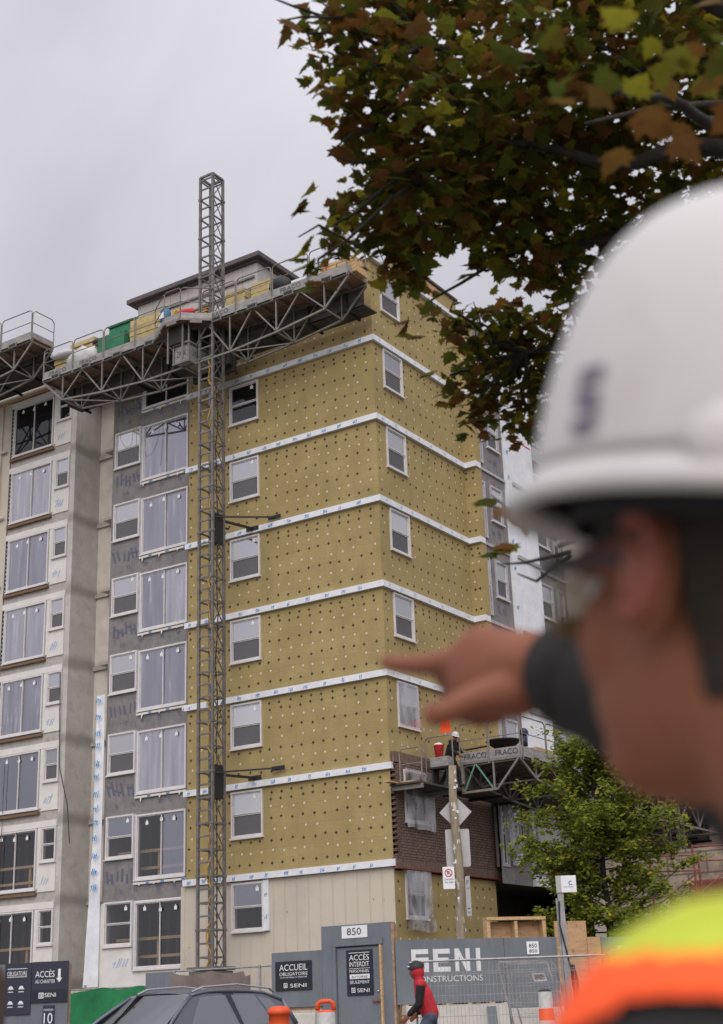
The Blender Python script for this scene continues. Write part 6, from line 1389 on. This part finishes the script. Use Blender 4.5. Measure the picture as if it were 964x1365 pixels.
chest = nk0-HB*.0-Vector((0, 0, .27)); hip = nk0+HB*.02-Vector((0, 0, .56)); shl = nk0+LB*.170+HB*.008-Vector((0, 0, .060)); shr = nk0-LB*.175+Vector((0, 0, -.04))
capsule(b, chest, nk0-Vector((0, 0, .08)), .12, .08); capsule(b, chest-LB*.06, chest+LB*.06, .12, .12); capsule(b, hip-LB*.05, hip+LB*.05, .12, .12); capsule(b, hip, chest, .13, .13); capsule(b, shl-Vector((0, 0, .02)), shr, .042, .06)
wrist = at(737, 884, 1.20); knuck = at(618, 893, 1.25); elb = at(1015, 1005, 1.0)
capsule(b, shr, elb, .052, .044); capsule(b, elb, wrist, .044, .029)
ell_ = shl+Vector((0, 0, -.30))-HB*.03+LB*.04; wrl = ell_+HB*.2+Vector((0, 0, -.15)); capsule(b, shl-Vector((0, 0, .03)), ell_, .045, .042); capsule(b, ell_, wrl, .04, .028); relaxed_hand(b, wrl, wrl-ell_, -LB)
for s_ in (-1, 1):
    hp = hip+LB*.09*s_-Vector((0, 0, .06)); kn = hp+HB*.02-Vector((0, 0, .37)); an = Vector((kn.x, kn.y, .1))-HB*.02; capsule(b, hp, kn, .085, .058); capsule(b, kn, an, .056, .038); capsule(b, an, an+HB*.15-Vector((0, 0, .05)), .04, .035)
# pointing right hand: back of the hand to the viewer, index out, thumb below, other fingers curled behind
dirh = (knuck-wrist).normalized(); dn = (Vector((0, 0, -1))-dirh*(-dirh.z)).normalized(); away = dirh.cross(dn).normalized()
if away.dot(VF) < 0: away = -away
R3h = Matrix((dirh, dn, away)).transposed()
b.ell(wrist+dirh*.048+dn*.006, (.058, .040, .020), R3h, 18, 12); b.ell(wrist+dirh*.070+dn*.002, (.036, .042, .019), R3h, 16, 10); capsule(b, wrist-dirh*.03, wrist+dirh*.03, .029, .029)
tip = at(513, 883, 1.32); kb = at(622, 878, 1.245); seg = tip-kb; sag = dn*.003
p0 = kb; p1 = kb+seg*.5+dn*.004; p2 = kb+seg*.78+dn*.002; capsule(b, wrist+dirh*.06-dn*.018, p0, .016, .0125); capsule(b, p0, p1, .0125, .0105); capsule(b, p1, p2, .0105, .0092); capsule(b, p2, tip, .0092, .0072)
ttip = at(578, 955, 1.17); tb0 = wrist+dirh*.028+dn*.026-away*.004; tm = at(640, 930, 1.19); tm2 = at(606, 944, 1.175); capsule(b, tb0, tm, .020, .0155); capsule(b, tm, tm2, .0145, .0125); capsule(b, tm2, ttip, .0125, .0095)
for i in range(3):
    k0 = wrist+dirh*(.092-.004*i)+dn*(-.002+.0165*i)+away*(.004+.004*i); finger(b, k0, [dirh*.75+away*.5, -dirh*.35+away*.8+dn*.1, -dirh*.9-away*.15], [.040-.003*i, .026, .020], .0115, .009)
put(fuse(b, .0042, 6, .5), 'body', M['skin'], man)
for s_ in (-1, 1):
    e = MB(); e.ell(P(.068, s_*.031, .004), (.012, .012, .012), R3, 12, 10); e.build('eye', M['signwhite'], man, True)
e = MB(); e.tube([P(-.006+.013*math.cos(a*.5+.9), .0895, .004+.026*math.sin(a*.5+.9)) for a in range(10)], .005, 6); e.ell(P(-.004, .088, -.002), (.010, .004, .02), R3, 10, 8); e.build('ear_fold', M['lobe'], man, True)
nl = MB(); nl.ell(tip-seg.normalized()*.004-dn*.0045, (.006, .0035, .005), R3h, 8, 6); nl.ell(ttip-dn*.005-away*.004, (.007, .005, .004), R3h, 8, 6); nl.build('nail', M['lobe'], man, True)
# hair 
hm = MB(); hm.ell(P(-.020, 0, .028), (.104, .0835, .105), R3, 40, 30); hm.ell(P(-.045, 0, -.035), (.068, .067, .075), R3, 36, 24); me = fuse(hm, .0045, 2); bm = bmesh.new(); bm.from_mesh(me)
upv = R3.col[2]; hv = R3.col[0]; lv = R3.col[1]
def cut(f):
    d = f.calc_center_median()-Hc; a, z, s_ = d.dot(hv), d.dot(upv), abs(d.dot(lv))
    return z > .075 or (a > .008 and z < .026) or (a > .065) or (a > -.026 and z < .026 and s_ > .045) or z < -.060-.25*(a+.05)
bmesh.ops.delete(bm, geom=[f for f in bm.faces if cut(f)], context='FACES')
bmesh.ops.solidify(bm, geom=bm.faces[:], thickness=.004); bm.to_mesh(me); bm.free(); put(me, 'hair', M['hair'], man)
# hard hat, tipped a little forward
Ht = Matrix.Rotation(R(-5.5), 3, lv); hv2, uv2 = Ht @ hv, Ht @ upv
def PH(a, bb, z): return Hc+hv2*a+lv*bb+uv2*z
hh = MB(); dome(hh, PH, .137, .119, .168, .056, n=64, m=26, ex_=.004, pw=.54)
hat = put(hh.mesh('h', []), 'hard_hat', M['hat'], man); hat.data.polygons.foreach_set('use_smooth', [True]*len(hat.data.polygons))
sb = hat.modifiers.new('s', 'SOLIDIFY'); sb.thickness = .003
ac = MB(); RH = Matrix((hv2, lv, uv2)).transposed()
ac.ell(PH(-.078, .102, .062), (.028, .010, .020), Matrix.Rotation(R(38), 3, uv2) @ RH, 20, 12); ac.build('accessory_slot', M['hat'], hat, True); ac = MB(); ac.ell(PH(-.078, -.102, .062), (.030, .012, .024), Matrix.Rotation(R(-38), 3, uv2) @ RH, 20, 12); ac.build('accessory_slot', M['hat'], hat, True)
lg = MB()
def on_hat(ph, el, off=.002):
    c = math.cos(el)**.54; s_ = math.sin(el); return PH((.137*c+off)*math.cos(ph)-.012, (.119*c+off)*math.sin(ph), .056+(.168+off)*s_)
for e0, e1 in ((.08, .13), (.165, .215), (.25, .30)):
    for k in range(3): a0, a1 = 1.30+.05*k, 1.30+.05*(k+1); lg.quad(on_hat(a0, e0), on_hat(a1, e0), on_hat(a1, e1), on_hat(a0, e1))
lg.quad(on_hat(1.30, .215), on_hat(1.35, .215), on_hat(1.35, .25), on_hat(1.30, .25)); lg.quad(on_hat(1.40, .13), on_hat(1.45, .13), on_hat(1.45, .165), on_hat(1.40, .165)); lg.build('emblem', M['hatlogo'], hat)
sp_ = MB(); 
for k in range(48):
    a0, a1 = 2*math.pi*k/48, 2*math.pi*(k+1)/48; sp_.quad(*[PH(.112*math.cos(a)-.012, .094*math.sin(a), z) for a, z in ((a0, .03), (a1, .03), (a1, .065), (a0, .065))])
sp_.build('suspension_band', M['black'], hat)
# safety glasses
gl_ = MB(); 
for s_ in (-1, 1): gl_.tube([P(.099, s_*.018, .026), P(.096, s_*.045, .026), P(.082, s_*.070, .012), P(.03, s_*.080, .012), P(-.02, s_*.083, .010)], .0035, 6)
gl_.tube([P(.099, -.02, .026), P(.104, 0, .027), P(.099, .02, .026)], .003, 6); glo = gl_.build('safety_glasses', M['black'], man)
for s_ in (-1, 1):
    l2 = MB(); g = {}
    for i in range(9):
        for j in range(5): a = i/8; g[i, j] = l2.V(P(.100-.022*a*a, s_*(.010+.058*a), .026-.048*j/4))
    for i in range(8):
        for j in range(4): l2.F([g[i, j], g[i+1, j], g[i+1, j+1], g[i, j+1]])
    l2.build('lens', M['g_lens'], glo, True)
# jacket sleeves and vest
c = MB(); capsule(c, shr, elb, .075, .060, 16); capsule(c, elb, wrist.lerp(elb, .13), .062, .046, 16); m_ = fuse(c, .006, 6); put(m_, 'sleeve', M['jacket'], man)
cf = MB(); d = (elb-wrist).normalized(); a0 = wrist+d*.020; cf.tube([a0, a0+d*.004, a0+d*.022, a0+d*.05], [.040, .0465, .0485, .047], 24); cf.build('cuff', M['jacket'], man, True)
c = MB(); capsule(c, shl-Vector((0, 0, .036))+LB*.004, ell_, .080, .062, 16); capsule(c, ell_, wrl.lerp(ell_, .1), .06, .045, 16); put(fuse(c, .007, 6), 'sleeve', M['jacket'], man)
c = MB(); up_ = Vector((0, 0, 1))
for s_ in (-.09, 0, .09): capsule(c, hip+LB*s_*.8, chest+LB*s_, .145, .15, 18)
capsule(c, shl+Vector((0, 0, -.015))-LB*.02, shr+LB*.03, .088, .085, 18); capsule(c, chest, nk0-Vector((0, 0, .05)), .14, .09, 18)
me = fuse(c, .005, 10)
bm = bmesh.new(); bm.from_mesh(me)
def vest_cut(f):
    p = f.calc_center_median(); d = p-nk0; s_ = d.dot(LB)
    return (abs(s_) > .245) or p.z < hip.z-.1 or (s_ > .13 and p.z < 1.303-5*(d.dot(HB)-.0)**2) or (s_ < -.15 and p.z < shr.z-.02)
bmesh.ops.delete(bm, geom=[f for f in bm.faces if vest_cut(f)], context='FACES')
for f in bm.faces:
    p = f.calc_center_median(); d = p-nk0; f.material_index = 1 if p.z > 1.318 else 0
bm.to_mesh(me); bm.free(); vo = put(me, 'safety_vest', [M['orangefab'], M['yellowfab']], man)
c = MB(); capsule(c, hip+LB*.06, hip-LB*.06, .135, .135)
for s_ in (-1, 1):
    hp = hip+LB*.09*s_-Vector((0, 0, .06)); kn = hp+HB*.02-Vector((0, 0, .37)); an = Vector((kn.x, kn.y, .1))-HB*.02; capsule(c, hp, kn, .11, .08); capsule(c, kn, an+Vector((0, 0, .03)), .08, .065)
put(fuse(c, .012, 5), 'trousers', M['jeans'], man)
for s_ in (-1, 1):
    hp = hip+LB*.09*s_; an = Vector((hp.x, hp.y, .1)); c = MB(); capsule(c, Vector((an.x, an.y, .055)), Vector((an.x, an.y, .05))+HB*.18, .055, .045); capsule(c, an, an+Vector((0, 0, .1)), .058, .06); put(fuse(c, .01, 4), 'boot', M['black'], man)
# blurred post at the left edge, close to the camera
pc = at(-8, 1290, 2.2); q = MB(); q.tube([(pc.x, pc.y, 0), (pc.x, pc.y, pc.z-.02), (pc.x, pc.y, pc.z)], [.022, .02, .014], 10); obj(q, 'wooden_stake', M['polewood2'], 'dark wooden stake at the lower left edge, close and out of focus', 'stake', smooth=True)
